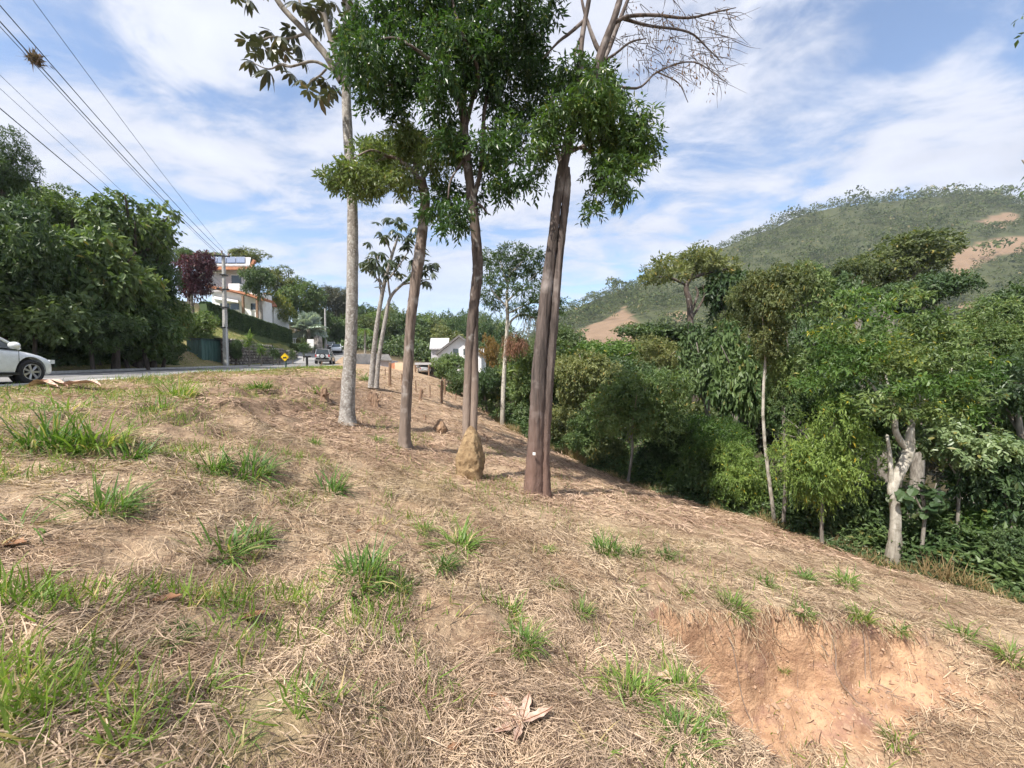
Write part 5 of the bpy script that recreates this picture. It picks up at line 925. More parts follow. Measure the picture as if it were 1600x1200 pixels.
def build_grass():
    rs = np.random.RandomState(41)
    big = [tuft_mesh(300, .50, .22, .014, rs, .75) for _ in range(3)]; med = [tuft_mesh(160, .40, .13, .013, rs, .75) for _ in range(3)]; loose = [tuft_mesh(30, .6, .16, .018, rs, 1.0) for _ in range(3)]
    GT = 'grass tufts on the mown slope'
    L = [(75, 695, 120, 'b', 'leftmost lush bright-green grass tuft under the road verge'), (150, 700, 120, 'b', 'lush bright-green grass tuft below the dry palm debris'), (205, 715, 80, 'm', 'grass tuft at the right end of the lush clump below the verge'),
         (160, 800, 105, 'b', 'spiky grass tuft in the left foreground below the lush clump'), (380, 745, 120, 'b', 'wide grass tuft left of centre above the bare straw'), (330, 735, 70, 'm', 'thin grass tuft joined to the wide tuft left of centre'), (515, 770, 75, 'm', 'dark grass tuft below the pale trunk tree'),
         (345, 868, 90, 'm', 'grass tuft in the left foreground with long flat blades'), (395, 850, 75, 'm', 'grass tuft right beside the long-bladed foreground tuft'), (565, 905, 95, 'b', 'dense dark-green grass tuft in the centre foreground'), (615, 925, 60, 'm', 'small tuft at the right side of the dense centre tuft'),
         (715, 855, 75, 'm', 'grass tuft right of centre with a long arching blade'), (690, 885, 55, 'm', 'low tuft under the arching-blade tuft'), (795, 965, 60, 'm', 'upright grass tuft left of the clay cut'), (815, 1010, 75, 'b', 'grass tuft with tangled straw left of the clay cut'), (275, 1000, 50, 'm', 'lone small dark tuft in the left foreground straw'),
         (945, 862, 60, 'b', 'bright fine grass tuft on the slope below the reddish trunk'), (990, 868, 40, 'm', 'small bright tuft right of the fine tuft below the reddish trunk'), (1145, 952, 50, 'b', 'grass tuft hanging just above the clay cut'), (1070, 925, 26, 'm', 'small tuft at the left end of the clay cut lip'), (1255, 960, 40, 'm', 'grass tuft above the middle of the clay cut'), (1345, 970, 42, 'm', 'grass tuft above the right half of the clay cut'),
         (1195, 915, 34, 'm', 'small tuft on the slope above the clay cut middle'), (1320, 910, 40, 'm', 'small tuft on the slope near the crooked trunk'), (1255, 905, 34, 'm', 'low tuft on the slope left of the crooked trunk'), (1500, 995, 44, 'm', 'grass tuft at the right end of the clay cut'), (1580, 1030, 44, 'm', 'grass tuft near the right picture edge'),
         (985, 1090, 90, 'b', 'tall grass tuft at the left rim of the clay pit'), (1060, 1075, 60, 'm', 'tuft behind the dead leaf on the pit rim'), (1070, 1160, 90, 'b', 'grass tuft at the bottom picture edge by the clay pit'), (930, 1175, 60, 'l', 'loose long blades at the bottom edge left of the pit'), (1110, 1120, 50, 'm', 'tuft low on the near rim of the clay pit'),
         (1225, 1062, 18, 'm', 'tiny grass sprig growing from the clay face'), (1405, 1165, 50, 'm', 'grass tuft on the floor of the clay pit'), (30, 830, 80, 'l', 'loose long grass blades at the left picture edge'), (20, 950, 90, 'l', 'flattened long blades at the lower left edge'), (110, 1010, 80, 'l', 'long blades beside the lower left edge grass'), (60, 1100, 90, 'l', 'tousled grass in the lower left corner'), (170, 1150, 100, 'l', 'long arching blades near the lower left corner'),
         (300, 1090, 80, 'l', 'sparse long blades in the lower left straw'), (540, 1015, 42, 'l', 'small three-bladed sprig in the centre foreground'), (470, 1100, 70, 'l', 'sparse blades in the bottom centre-left straw'), (570, 1110, 60, 'l', 'sparse brownish tuft in the bottom centre'), (360, 1180, 80, 'l', 'upright blades at the bottom edge left of centre'), (870, 920, 30, 'm', 'tiny tuft between the centre and pit tufts'), (905, 960, 45, 'm', 'yellowing tuft left of the clay cut corner'), (660, 830, 40, 'm', 'small tuft in front of the termite mound'),
         (280, 622, 55, 'b', 'grass tuft on the crest of the bank below the shed'), (405, 607, 40, 'b', 'grass tuft on the bank crest below the yellow sign'), (250, 640, 45, 'm', 'short tuft on the bank left of the crest tuft'), (490, 695, 30, 'm', 'small tuft at the foot of the pale trunk'), (590, 690, 30, 'm', 'small tuft between the first two trunks'), (210, 620, 34, 'l', 'few upright blades on the verge near the road'), (100, 640, 60, 'l', 'upright blades on the verge in front of the white car'), (855, 862, 22, 'm', 'tiny sprig below the reddish trunk'), (1040, 870, 34, 'm', 'low tuft on the open slope right of the reddish trunk'), (1400, 985, 34, 'm', 'low tuft above the right end of the clay cut'), (500, 615, 34, 'm', 'tuft on the bank crest left of the pale trunk'), (570, 595, 22, 'b', 'bright grass tuft right of the pale trunk')]
    for i, (px, py, w, k, lab) in enumerate(L):
        p = on_ground(px, py); me = {'b': big, 'm': med, 'l': loose}[k][i % 3]; nat = {'b': .85, 'm': .62, 'l': .7}[k]; s = w / F * p[1] / nat * 1.6
        s = min(s, 1.5); o = link('grass_tuft', me, None, (p[0], p[1], p[2])); o.scale = (s * rs.uniform(.85, 1.25), s * rs.uniform(.85, 1.2), s * rs.uniform(.55, .85)); o.rotation_euler = (rs.uniform(-.15, .15), rs.uniform(-.15, .15), rs.uniform(0, 6.3)); tag(o, lab, 'grass', GT)
    # sparse green blades between the tufts, and the short grass of verge and lawn
    def blades(name, lab, x, y, L0, W0, mat):
        z, nn, sl = ground_frame(x, y); k = sl < 1.3; x, y, z, nn = x[k], y[k], z[k], nn[k]; N = len(x); d = np.array([0, 0, 1.0]) + rs.randn(N, 3) * .55; mb = MB()
        ribbons(mb, np.stack([x, y, z - .01], -1), d, rs.randn(N, 3), L0 * rs.uniform(.4, 1.3, N), W0 * rs.uniform(.6, 1.3, N), 2, .5, rs); tag(mb.obj(name, M[mat]), lab, 'grass', None, 'stuff')
    n = 170000; y = 1.3 + 11 * rs.rand(n) ** 1.1; x = rs.uniform(-1.4, 1.4, n) * y; m = vnoise(x / .9, y / .9, 91) + .6 * vnoise(x / .3, y / .3, 92); left = sstep(2.0, -3.5, x); m = m + .5 * vnoise(x / .14, y / .14, 94); k = on_slope(x, y) & (rs.rand(n) < np.clip((m - .03) * 2.2, 0, 1) * (.07 + .93 * left)); blades('sparse_grass', 'thin green grass blades scattered through the straw', x[k], y[k], .16, .008, 'grass')
    n = 42000; y = 4 + 30 * rs.rand(n) ** 1.2; x = road_x(y) + 3.35 + 3.6 * rs.rand(n) ** 1.3; blades('verge_grass', 'short yellowish-green grass of the road verge', x, y, .085, .012, 'grass_short')
    n = 9000; y = 6 + 26 * rs.rand(n); x = road_x(y) + 6.2 + 1.5 * rs.randn(n); k = vnoise(x / 1.2, y / 1.2, 95) > .02; blades('bank_grass', 'bright grass clumps along the crest of the bank', x[k], y[k], .2, .014, 'grass')
    n = 18000; y = 8 + 55 * rs.rand(n); x = road_x(y) - 3.5 - 7 * rs.rand(n); k = (y < 34) | (x < -27.5); blades('lawn_grass', 'short grass on the far roadside and garden lawn', x[k], y[k], .1, .03, 'grass_short')
build_grass()

# ------------------------------------------------------------------ cars
def loft_body(st, seg=2):
    """closed body shell from stations (y, half width, bottom z, top z)"""
    prof = [(0, 0), (.82, 0), (.96, .10), (1.0, .32), (.995, .62), (.955, .86), (.80, .985), (.45, 1.03), (0, 1.045)]
    ring = [(a, b) for a, b in prof] + [(-a, b) for a, b in prof[-2:0:-1]]; k = len(ring); bm = bmesh.new(); rows = []
    for y, w, zb, zt in st: rows.append([bm.verts.new((a * w, y, zb + b * (zt - zb))) for a, b in ring])
    for i in range(len(rows) - 1):
        for j in range(k): bm.faces.new((rows[i][j], rows[i][(j + 1) % k], rows[i + 1][(j + 1) % k], rows[i + 1][j]))
    bm.faces.new(rows[0][::-1]); bm.faces.new(rows[-1]); bmesh.ops.recalc_face_normals(bm, faces=bm.faces)
    me = bpy.data.meshes.new('body'); bm.to_mesh(me); bm.free()
    for p in me.polygons: p.use_smooth = True
    return me
def cyl(mb, c, r, w, n=28, axis=0, r2=None):
    a = np.linspace(0, 2 * np.pi, n, endpoint=False); r2 = r if r2 is None else r2
    ring = lambda rr, x: np.stack([np.full(n, x), np.cos(a) * rr, np.sin(a) * rr], -1)
    v = np.concatenate([ring(r, -w / 2), ring(r2, w / 2), [[-w / 2, 0, 0], [w / 2, 0, 0]]])
    if axis == 1: v = v[:, [1, 0, 2]]
    if axis == 2: v = v[:, [1, 2, 0]]
    mb.add(v + np.array(c), [[i, (i + 1) % n, n + (i + 1) % n, n + i] for i in range(n)]); k = mb.n - len(v)
    mb.t.append(np.array([[2 * n, (i + 1) % n, i] for i in range(n)] + [[2 * n + 1, n + i, n + (i + 1) % n] for i in range(n)]) + k); return mb
def tyre(mb, c, R, rin, w, n=32):
    prof = [(rin, -.5), (R * .93, -.5), (R, -.36), (R, .36), (R * .93, .5), (rin, .5)]; a = np.linspace(0, 2 * np.pi, n, endpoint=False); k = len(prof)
    v = np.array([[c[0] + x * w, c[1] + r * math.cos(t), c[2] + r * math.sin(t)] for t in a for r, x in prof])
    mb.add(v, [[i * k + j, i * k + (j + 1) % k, ((i + 1) % n) * k + (j + 1) % k, ((i + 1) % n) * k + j] for i in range(n) for j in range(k)]); return mb
def make_car(name, label, paint, st, cabin, wheels, R, group=None, suv=False):
    e = empty(name); tag(e, label, 'car', group)
    me = loft_body(st); body = link('body', me, e); me.materials.append(paint)
    s = body.modifiers.new('s', 'SUBSURF'); s.levels = s.render_levels = 2
    hw = max(q[1] for q in st); mb = MB()
    for y in wheels:
        for sd in (-1, 1): cyl(mb, (sd * (hw - .04), y, R + .015), R + .065, .38, 36)
    cut = mb.obj('cutter'); b = body.modifiers.new('b', 'BOOLEAN'); b.operation = 'DIFFERENCE'; b.object = cut; b.solver = 'EXACT'
    dg = bpy.context.evaluated_depsgraph_get(); nm = bpy.data.meshes.new_from_object(body.evaluated_get(dg)); body.modifiers.clear(); body.data = nm
    for p in nm.polygons: p.use_smooth = True
    nm.set_sharp_from_angle(angle=math.radians(40))
    bpy.data.objects.remove(cut)
    for y in wheels:
        for sd in (-1, 1):
            w = empty('wheel', (sd * (hw - .115), y, R)); w.parent = e
            tyre(MB(), (0, 0, 0), R, R * .68, .2).obj('tyre', M['rubber'], w, smooth=True)
            mb = MB(); x = sd * .07
            a = np.linspace(0, 2 * np.pi, 32, endpoint=False)
            tyre(mb, (x, 0, 0), R * .69, R * .61, .05)
            cyl(mb, (x, 0, 0), R * .13, .06, 16)
            for q in range(7):
                an = 2 * math.pi * q / 7
                for da in (-.12, .12):
                    p0 = np.array([x, .1 * R * math.cos(an + da), .1 * R * math.sin(an + da)]); p1 = np.array([x - sd * .005, .64 * R * math.cos(an + da * .7), .64 * R * math.sin(an + da * .7)]); tube(mb, [p0, p1], [.016, .016], 6, 2)
            mb.obj('rim', M['alloy'], w)
            mb = MB(); cyl(mb, (sd * .02, 0, 0), R * .6, .02, 24); mb.obj('brake_disc', M['black_trim'], w)
            mb = MB(); cyl(mb, (sd * (hw - .23), y, R + .015), R + .05, .02, 36); mb.obj('wheel_arch', M['black_trim'], e)
    # cabin: list of (y, half width, z) for belt and roof lines
    bel, roof = cabin; n = len(bel); mb = MB(); v = []
    for (y, w, z) in bel: v += [(-w, y, z), (w, y, z)]
    for (y, w, z) in roof: v += [(-w, y, z), (w, y, z)]
    fL = [[2 * i, 2 * i + 2, 2 * n + 2 * i + 2, 2 * n + 2 * i] for i in range(n - 1)] + [[2 * i + 1, 2 * n + 2 * i + 1, 2 * n + 2 * i + 3, 2 * i + 3] for i in range(n - 1)]
    ends = [[0, 2 * n, 2 * n + 1, 1], [2 * n - 2, 2 * n - 1, 4 * n - 1, 4 * n - 2]]
    MB().add(v, fL).obj('side_windows', M['window_glass'], e)
    MB().add([v[i] for i in ends[1]], [[0, 1, 2, 3]]).obj('windscreen', M['window_glass'], e); MB().add([v[i] for i in ends[0]], [[0, 1, 2, 3]]).obj('rear_window', M['window_glass'], e)
    mb = MB(); R_ = np.array(roof, float)
    top = np.concatenate([np.stack([s_ * R_[:, 1] * f_, R_[:, 0], R_[:, 2] + dz], -1) for s_, f_, dz in ((-1, 1.02, .0), (-1, .8, .05), (1, .0, .075), (1, .8, .05), (1, 1.02, .0))]); m = len(R_)
    mb.add(top, [[k * m + i, (k + 1) * m + i, (k + 1) * m + i + 1, k * m + i + 1] for k in range(4) for i in range(m - 1)]); mb.obj('roof', paint, e, smooth=True)
    mb = MB()
    for sd in (-1, 1):
        for i in range(n):
            a_ = np.array([sd * bel[i][1] * 1.005, bel[i][0], bel[i][2]]); b_ = np.array([sd * roof[i][1] * 1.01, roof[i][0], roof[i][2]]); tube(mb, [a_, b_], [.04, .035], 6, 2)
    mb.obj('pillars', paint, e)
    f = bel[-1]
    for sd in (-1, 1):
        mb = MB(); c = np.array([sd * (hw + .10), f[0] - .32, f[2] + .08]); pts = []
        for t in np.linspace(0, 1, 7): pts.append(c + np.array([sd * (-.13 + .24 * t), -.0, .0]))
        tube(mb, pts, [.03, .07, .088, .09, .088, .075, .03], 12, 2); o = mb.obj('mirror', paint if not suv else M['black_trim'], e, smooth=True)
        mb = MB(); box(mb, (sd * (hw - .002), -.55, st[len(st) // 2][3] - .17), (.03, .17, .03)); mb.obj('door_handle', paint, e)
        mb = MB(); box(mb, (sd * (hw - .012), .1, st[len(st) // 2][2] + .09), (.03, wheels[1] - wheels[0] - 2 * R - .25, .07)); mb.obj('sill', M['black_trim'], e)
        for yy in (bel[-1][0] - .14, -.32):
            mb = MB(); z0 = st[len(st) // 2][2] + .16; z1 = st[len(st) // 2][3] - .03; box(mb, (sd * (hw + .0005), yy, (z0 + z1) / 2), (.006, .008, z1 - z0 - .05)); mb.obj('door_gap', M['black_trim'], e)
        yb = st[0][0]; mb = MB(); box(mb, (sd * st[1][1] * .86, yb + .06, st[1][3] - .16), (.14, .1, .24 if suv else .16)); mb.obj('tail_light', M['tail_light'], e)
        yf = st[-1][0]; mb = MB(); box(mb, (sd * st[-2][1] * .78, yf - .13, st[-2][3] - .07), (.3, .12, .11)); mb.obj('headlight', M['lamp_clear'], e)
    mb = MB(); box(mb, (0, st[0][0] + .01, st[0][2] + .12), (st[1][1] * 1.7, .12, .2)); mb.obj('rear_bumper', M['black_trim'] if suv else paint, e)
    mb = MB(); box(mb, (0, st[0][0] - .06, st[0][2] + .16), (.4, .02, .12)); mb.obj('number_plate', M['plate'], e)
    if suv:
        o = empty('spare_wheel', (.02, st[0][0] - .13, .86)); o.parent = e; o.rotation_euler = (0, 0, math.pi / 2); tyre(MB(), (0, 0, 0), .33, .2, .2).obj('tyre', M['rubber'], o, smooth=True); mb = MB(); cyl(mb, (-.05, 0, 0), .22, .16, 28); mb.obj('cover', paint, o)
    return e
hatch = [(-1.98, .58, .42, .78), (-1.9, .74, .28, .92), (-1.5, .84, .2, .97), (-.5, .875, .18, .95), (.45, .875, .18, .93), (.9, .87, .18, .905), (1.3, .855, .19, .85), (1.65, .81, .2, .76), (1.88, .70, .22, .66), (2.0, .48, .3, .55)]
hcab = ([(-1.75, .70, .93), (-1.2, .78, .95), (-.2, .79, .95), (1.05, .74, .90)], [(-1.45, .52, 1.40), (-1.1, .57, 1.45), (-.3, .58, 1.47), (.35, .55, 1.43)])
suvst = [(-2.0, .66, .45, .95), (-1.95, .78, .36, 1.06), (-1.5, .86, .28, 1.08), (-.5, .88, .26, 1.07), (.5, .88, .26, 1.05), (1.0, .87, .26, 1.02), (1.4, .86, .27, .98), (1.75, .82, .3, .9), (1.95, .7, .34, .8)]
scab = ([(-1.93, .74, 1.06), (-1.2, .80, 1.07), (-.2, .81, 1.07), (.95, .77, 1.04)], [(-1.8, .62, 1.60), (-1.2, .64, 1.66), (-.3, .64, 1.68), (.3, .61, 1.63)])
def road_heading(y): return -math.atan2(float(road_x(y + 1) - road_x(y - 1)), 2.0)
c = make_car('parked_car', 'white hatchback cut off by the left picture edge on the road', M['car_white'], hatch, hcab, (-1.28, 1.22), .315)
th = math.atan2(.07, 1); c.rotation_euler = (0, 0, th); c.location = (-13.36, 9.15, float(road_z(9.5)) + .045)
c = make_car('driving_car', 'silver sport utility car with rear spare wheel on the road', M['car_silver'], suvst, scab, (-1.25, 1.25), .34, None, True)
p = P(511, 570, 47); c.location = (p[0], 46.6, float(road_z(46.6)) + .05); c.rotation_euler = (0, 0, road_heading(47) + .02)
c = make_car('driving_car', 'small white car farther up the road behind the silver car', M['car_white'], hatch, hcab, (-1.28, 1.22), .315)
p = P(526, 550, 66); c.location = (p[0], 66, float(road_z(66)) + .05); c.rotation_euler = (0, 0, math.pi + road_heading(66))
c = make_car('driving_car', 'dark car half hidden left of the small white car', M['car_dark'], hatch, hcab, (-1.28, 1.22), .315)
p = P(514, 550, 70); c.location = (p[0] , 71, float(road_z(71)) + .05); c.rotation_euler = (0, 0, road_heading(70))
c = make_car('parked_car', 'grey car in the shade of the carport near the white house', M['car_silver'], hatch, hcab, (-1.28, 1.22), .315)
p = P(660, 590, 55); c.location = (p[0], 56, g1(p[0], 56)); c.rotation_euler = (0, 0, .3)

# ------------------------------------------------------------------ houses
def pxbox(mb, x0, x1, y0, y1, D, depth):
    a = P(x0, y1, D); b = P(x1, y0, D); box(mb, ((a[0] + b[0]) / 2, D + depth / 2, (a[2] + b[2]) / 2), (b[0] - a[0], depth, b[2] - a[2])); return mb
def pxprism(mb, poly, D, depth):
    return prism(mb, [P(x, y, D) for x, y in poly], (0, 0, 0), (0, depth, 0))
def build_hill_house():
    b = P(375, 500, 55); b[2] = g1(b[0], 56); e = empty('hillside_house', b); tag(e, 'white two-storey house with terracotta eaves and solar roof on the hillside', 'house')
    A = lambda mb, n, m, par=e, off=b: mb.obj(n, M[m], par, off)
    mb = MB(); pxbox(mb, 333, 404, 456, 515, 55, 3); A(mb, 'wall', 'white_wall'); mb = MB(); pxbox(mb, 322, 384, 412, 458, 56.5, 3); A(mb, 'wall', 'grey_wall')
    mb = MB(); pxprism(mb, [(316, 443), (330, 446), (385, 457), (412, 466), (411, 470), (385, 461), (330, 450), (316, 447)], 53.9, 2.2); A(mb, 'roof', 'terracotta')
    mb = MB(); pts = [P(306, 416, 55), P(390, 416, 55), P(392, 404, 59), P(306, 404, 59)]; prism(mb, pts, (0, 0, 0), (0, 0, .18)); r = A(mb, 'roof', 'roof_pale')
    for i in range(5):
        x0 = 311 + i * 14.5; mb = MB(); pp = [P(x0, 414.5, 55.5), P(x0 + 13.5, 414.5, 55.5), P(x0 + 13.5, 405.5, 58.5), P(x0, 405.5, 58.5)]; prism(mb, pp, (0, 0, .32), (0, 0, .40)); mb.obj('solar_panel', M['solar'], r, b)
    mb = MB(); pxbox(mb, 318, 388, 416.5, 421, 54.9, .3); A(mb, 'fascia', 'terracotta'); mb = MB(); pxprism(mb, [(386, 422), (395, 405), (398, 407), (390, 424)], 55.0, .4); A(mb, 'gable_trim', 'terracotta')
    for x0, x1, y0, y1, m in [(327, 351, 426, 447, 'shutter'), (362, 376, 430, 450, 'window_glass')]:
        mb = MB(); pxbox(mb, x0, x1, y0, y1, 56.42, .1); w = A(mb, 'window', m); fr = MB(); pxbox(fr, x0 - 1, x1 + 1, y0 - 1.2, y0, 56.38, .12); pxbox(fr, x0 - 1, x1 + 1, y1, y1 + 1.2, 56.38, .12); fr.obj('frame', M['frame_white'], w, b)
    for x0, x1 in ((344, 358), (360, 373), (392, 402)):
        mb = MB(); pxbox(mb, x0, x1, 474, 484, 54.93, .1); w = A(mb, 'window', 'window_glass'); fr = MB(); pxbox(fr, x0 - 1, x1 + 1, 484, 485.2, 54.9, .2); fr.obj('sill', M['frame_white'], w, b)
    mb = MB(); prism(mb, [P(334, 463, 54.9), P(372, 470, 54.9), P(372, 473, 53.2), P(334, 467, 53.2)], (0, 0, 0), (0, 0, .1)); A(mb, 'awning', 'frame_white')
    mb = MB(); pxbox(mb, 357, 374, 443, 454, 55.2, 1.2); A(mb, 'water_tank', 'frame_white')
    for x in (378, 400): mb = MB(); pxbox(mb, x, x + 2, 462, 500, 54.0, .25); A(mb, 'veranda_post', 'wood')
    b = P(418, 500, 60); b[2] = g1(b[0], 60); e2 = empty('garden_house', b); tag(e2, 'small white building with orange tiled roofs right of the hillside house', 'house')
    mb = MB(); pxbox(mb, 400, 418, 466, 512, 60, 5); mb.obj('wall', M['white_wall'], e2, b); mb = MB(); pxbox(mb, 416, 428, 478, 512, 59.6, 4); mb.obj('wall', M['white_wall'], e2, b)
    mb = MB(); prism(mb, [P(401, 468, 59.3), P(424, 468, 59.3), P(421, 460, 62), P(405, 460, 62)], (0, 0, 0), (0, 0, .2)); mb.obj('roof', M['terracotta'], e2, b)
    mb = MB(); prism(mb, [P(410, 480, 58.8), P(433, 480, 58.8), P(428, 473, 60.5), P(412, 473, 60.5)], (0, 0, 0), (0, 0, .2)); mb.obj('roof', M['terracotta'], e2, b)
    mb = MB(); pxbox(mb, 412, 416, 484, 496, 59.55, .1); mb.obj('window', M['window_glass'], e2, b)
    # gabled white house
    D = 65; b = P(717, 576, D); b[2] = g1(b[0], D + 3); e3 = empty('gabled_house', b); tag(e3, 'white gabled house with grey roof half hidden behind the trunks', 'house')
    A = lambda mb, n, m, par=e3: mb.obj(n, M[m], par, b)
    mb = MB(); pxprism(mb, [(684, 588), (684, 550), (717, 526), (752, 550), (752, 588)], D, 9); A(mb, 'wall', 'white_wall')
    for poly in ([(679, 552), (717, 523), (717, 526.5), (681, 555)], [(717, 523), (757, 552), (755, 555), (717, 526.5)]): mb = MB(); pxprism(mb, poly, D - .7, 10.4); A(mb, 'roof', 'roof_dark')
    mb = MB(); prism(mb, [P(671, 546, D + 1.5), P(700, 546, D + 1.5), P(702, 530, D + 6), P(673, 530, D + 6)], (0, 0, 0), (0, 0, .2)); r = A(mb, 'roof', 'roof_pale')
    mb = MB(); pxbox(mb, 674, 690, 545, 588, D + 2, 6); A(mb, 'wall', 'grey_wall'); mb = MB(); pxbox(mb, 746, 757, 545, 588, D + 2, 4); A(mb, 'wall', 'white_wall')
    for x0, x1, y0, y1 in ((708, 716, 545, 555), (724, 732, 545, 555), (690, 699, 560, 574), (736, 745, 560, 574)):
        mb = MB(); pxbox(mb, x0, x1, y0, y1, D - .08, .1); w = A(mb, 'window', 'window_glass'); fr = MB(); pxbox(fr, x0 - .6, x1 + .6, y1, y1 + .8, D - .16, .2); fr.obj('sill', M['frame_white'], w, b)
    D = 54; b = P(668, 588, D); b[2] = g1(b[0], D); e4 = empty('carport', b); tag(e4, 'low carport with flat grey roof beside the white gabled house', 'carport')
    mb = MB(); pxbox(mb, 648, 694, 566.5, 570, D, 6); mb.obj('roof', M['roof_pale'], e4, b)
    for x, d in ((649, .1), (670, .1), (692, .1), (651, 5.6), (690, 5.6)):
        q = P(x, 580, D + d); zg = g1(q[0], D + d); zt = P(x, 570, D)[2]; mb = MB(); box(mb, (q[0], D + d, (zg + zt) / 2 - .1), (.18, .18, zt - zg + .2)); mb.obj('post', M['wood'], e4, b)
    mb = MB(); q0 = P(648, 570, D + 6); q1 = P(694, 570, D + 6); box(mb, ((q0[0] + q1[0]) / 2, D + 6.1, q0[2] - 1.3), (q1[0] - q0[0], .15, 2.6)); mb.obj('back_wall', M['roof_dark'], e4, b)
    D = 44; b = P(622, 578, D); b[2] = g1(b[0], D); e5 = empty('garden_wall', b); tag(e5, 'short cream wall with terracotta end beyond the second trunk', 'wall')
    mb = MB(); pxbox(mb, 617, 634, 566.5, 581, D, .3); mb.obj('panel', M['cream_wall'], e5, b); mb = MB(); prism(mb, [P(610, 568, D + 1.8), P(617, 566.5, D), P(617, 581, D), P(610, 581, D + 1.8)], (0, 0, 0), (.15, .2, 0)); mb.obj('panel', M['terracotta'], e5, b)
    D = 50; b = P(600, 568, D); b[2] = g1(b[0], D); e6 = empty('lean_to', b); tag(e6, 'low dark grey roofed lean-to behind the forked young tree', 'shed')
    mb = MB(); prism(mb, [P(590, 563, D), P(613, 565, D), P(607, 555, D + 4), P(592, 556, D + 4)], (0, 0, 0), (0, 0, .15)); mb.obj('roof', M['roof_dark'], e6, b); mb = MB(); pxbox(mb, 592, 611, 563.5, 575, D + .4, 3); mb.obj('wall', M['grey_wall'], e6, b)
    a = P(548, 568, 46); c_ = P(592, 566, 52); mb = MB(); n = 8
    for i in range(n):
        p0 = a + (c_ - a) * i / n; p1 = a + (c_ - a) * (i + 1) / n; m_ = (p0 + p1) / 2; zg = g1(m_[0], m_[1]); top = P(0, 553, m_[1])[2]; L_ = np.linalg.norm((p1 - p0)[:2]); box(mb, (m_[0], m_[1], (zg - .2 + top) / 2), (L_ * .985, .2, top - zg + .2), math.atan2(p1[1] - p0[1], p1[0] - p0[0]))
    o = mb.mesh('concrete_wall', M['concrete_dirty'], a); o = link('concrete_wall', o, None, a); tag(o, 'pale stained concrete wall along the far right side of the road', 'wall')
build_hill_house()

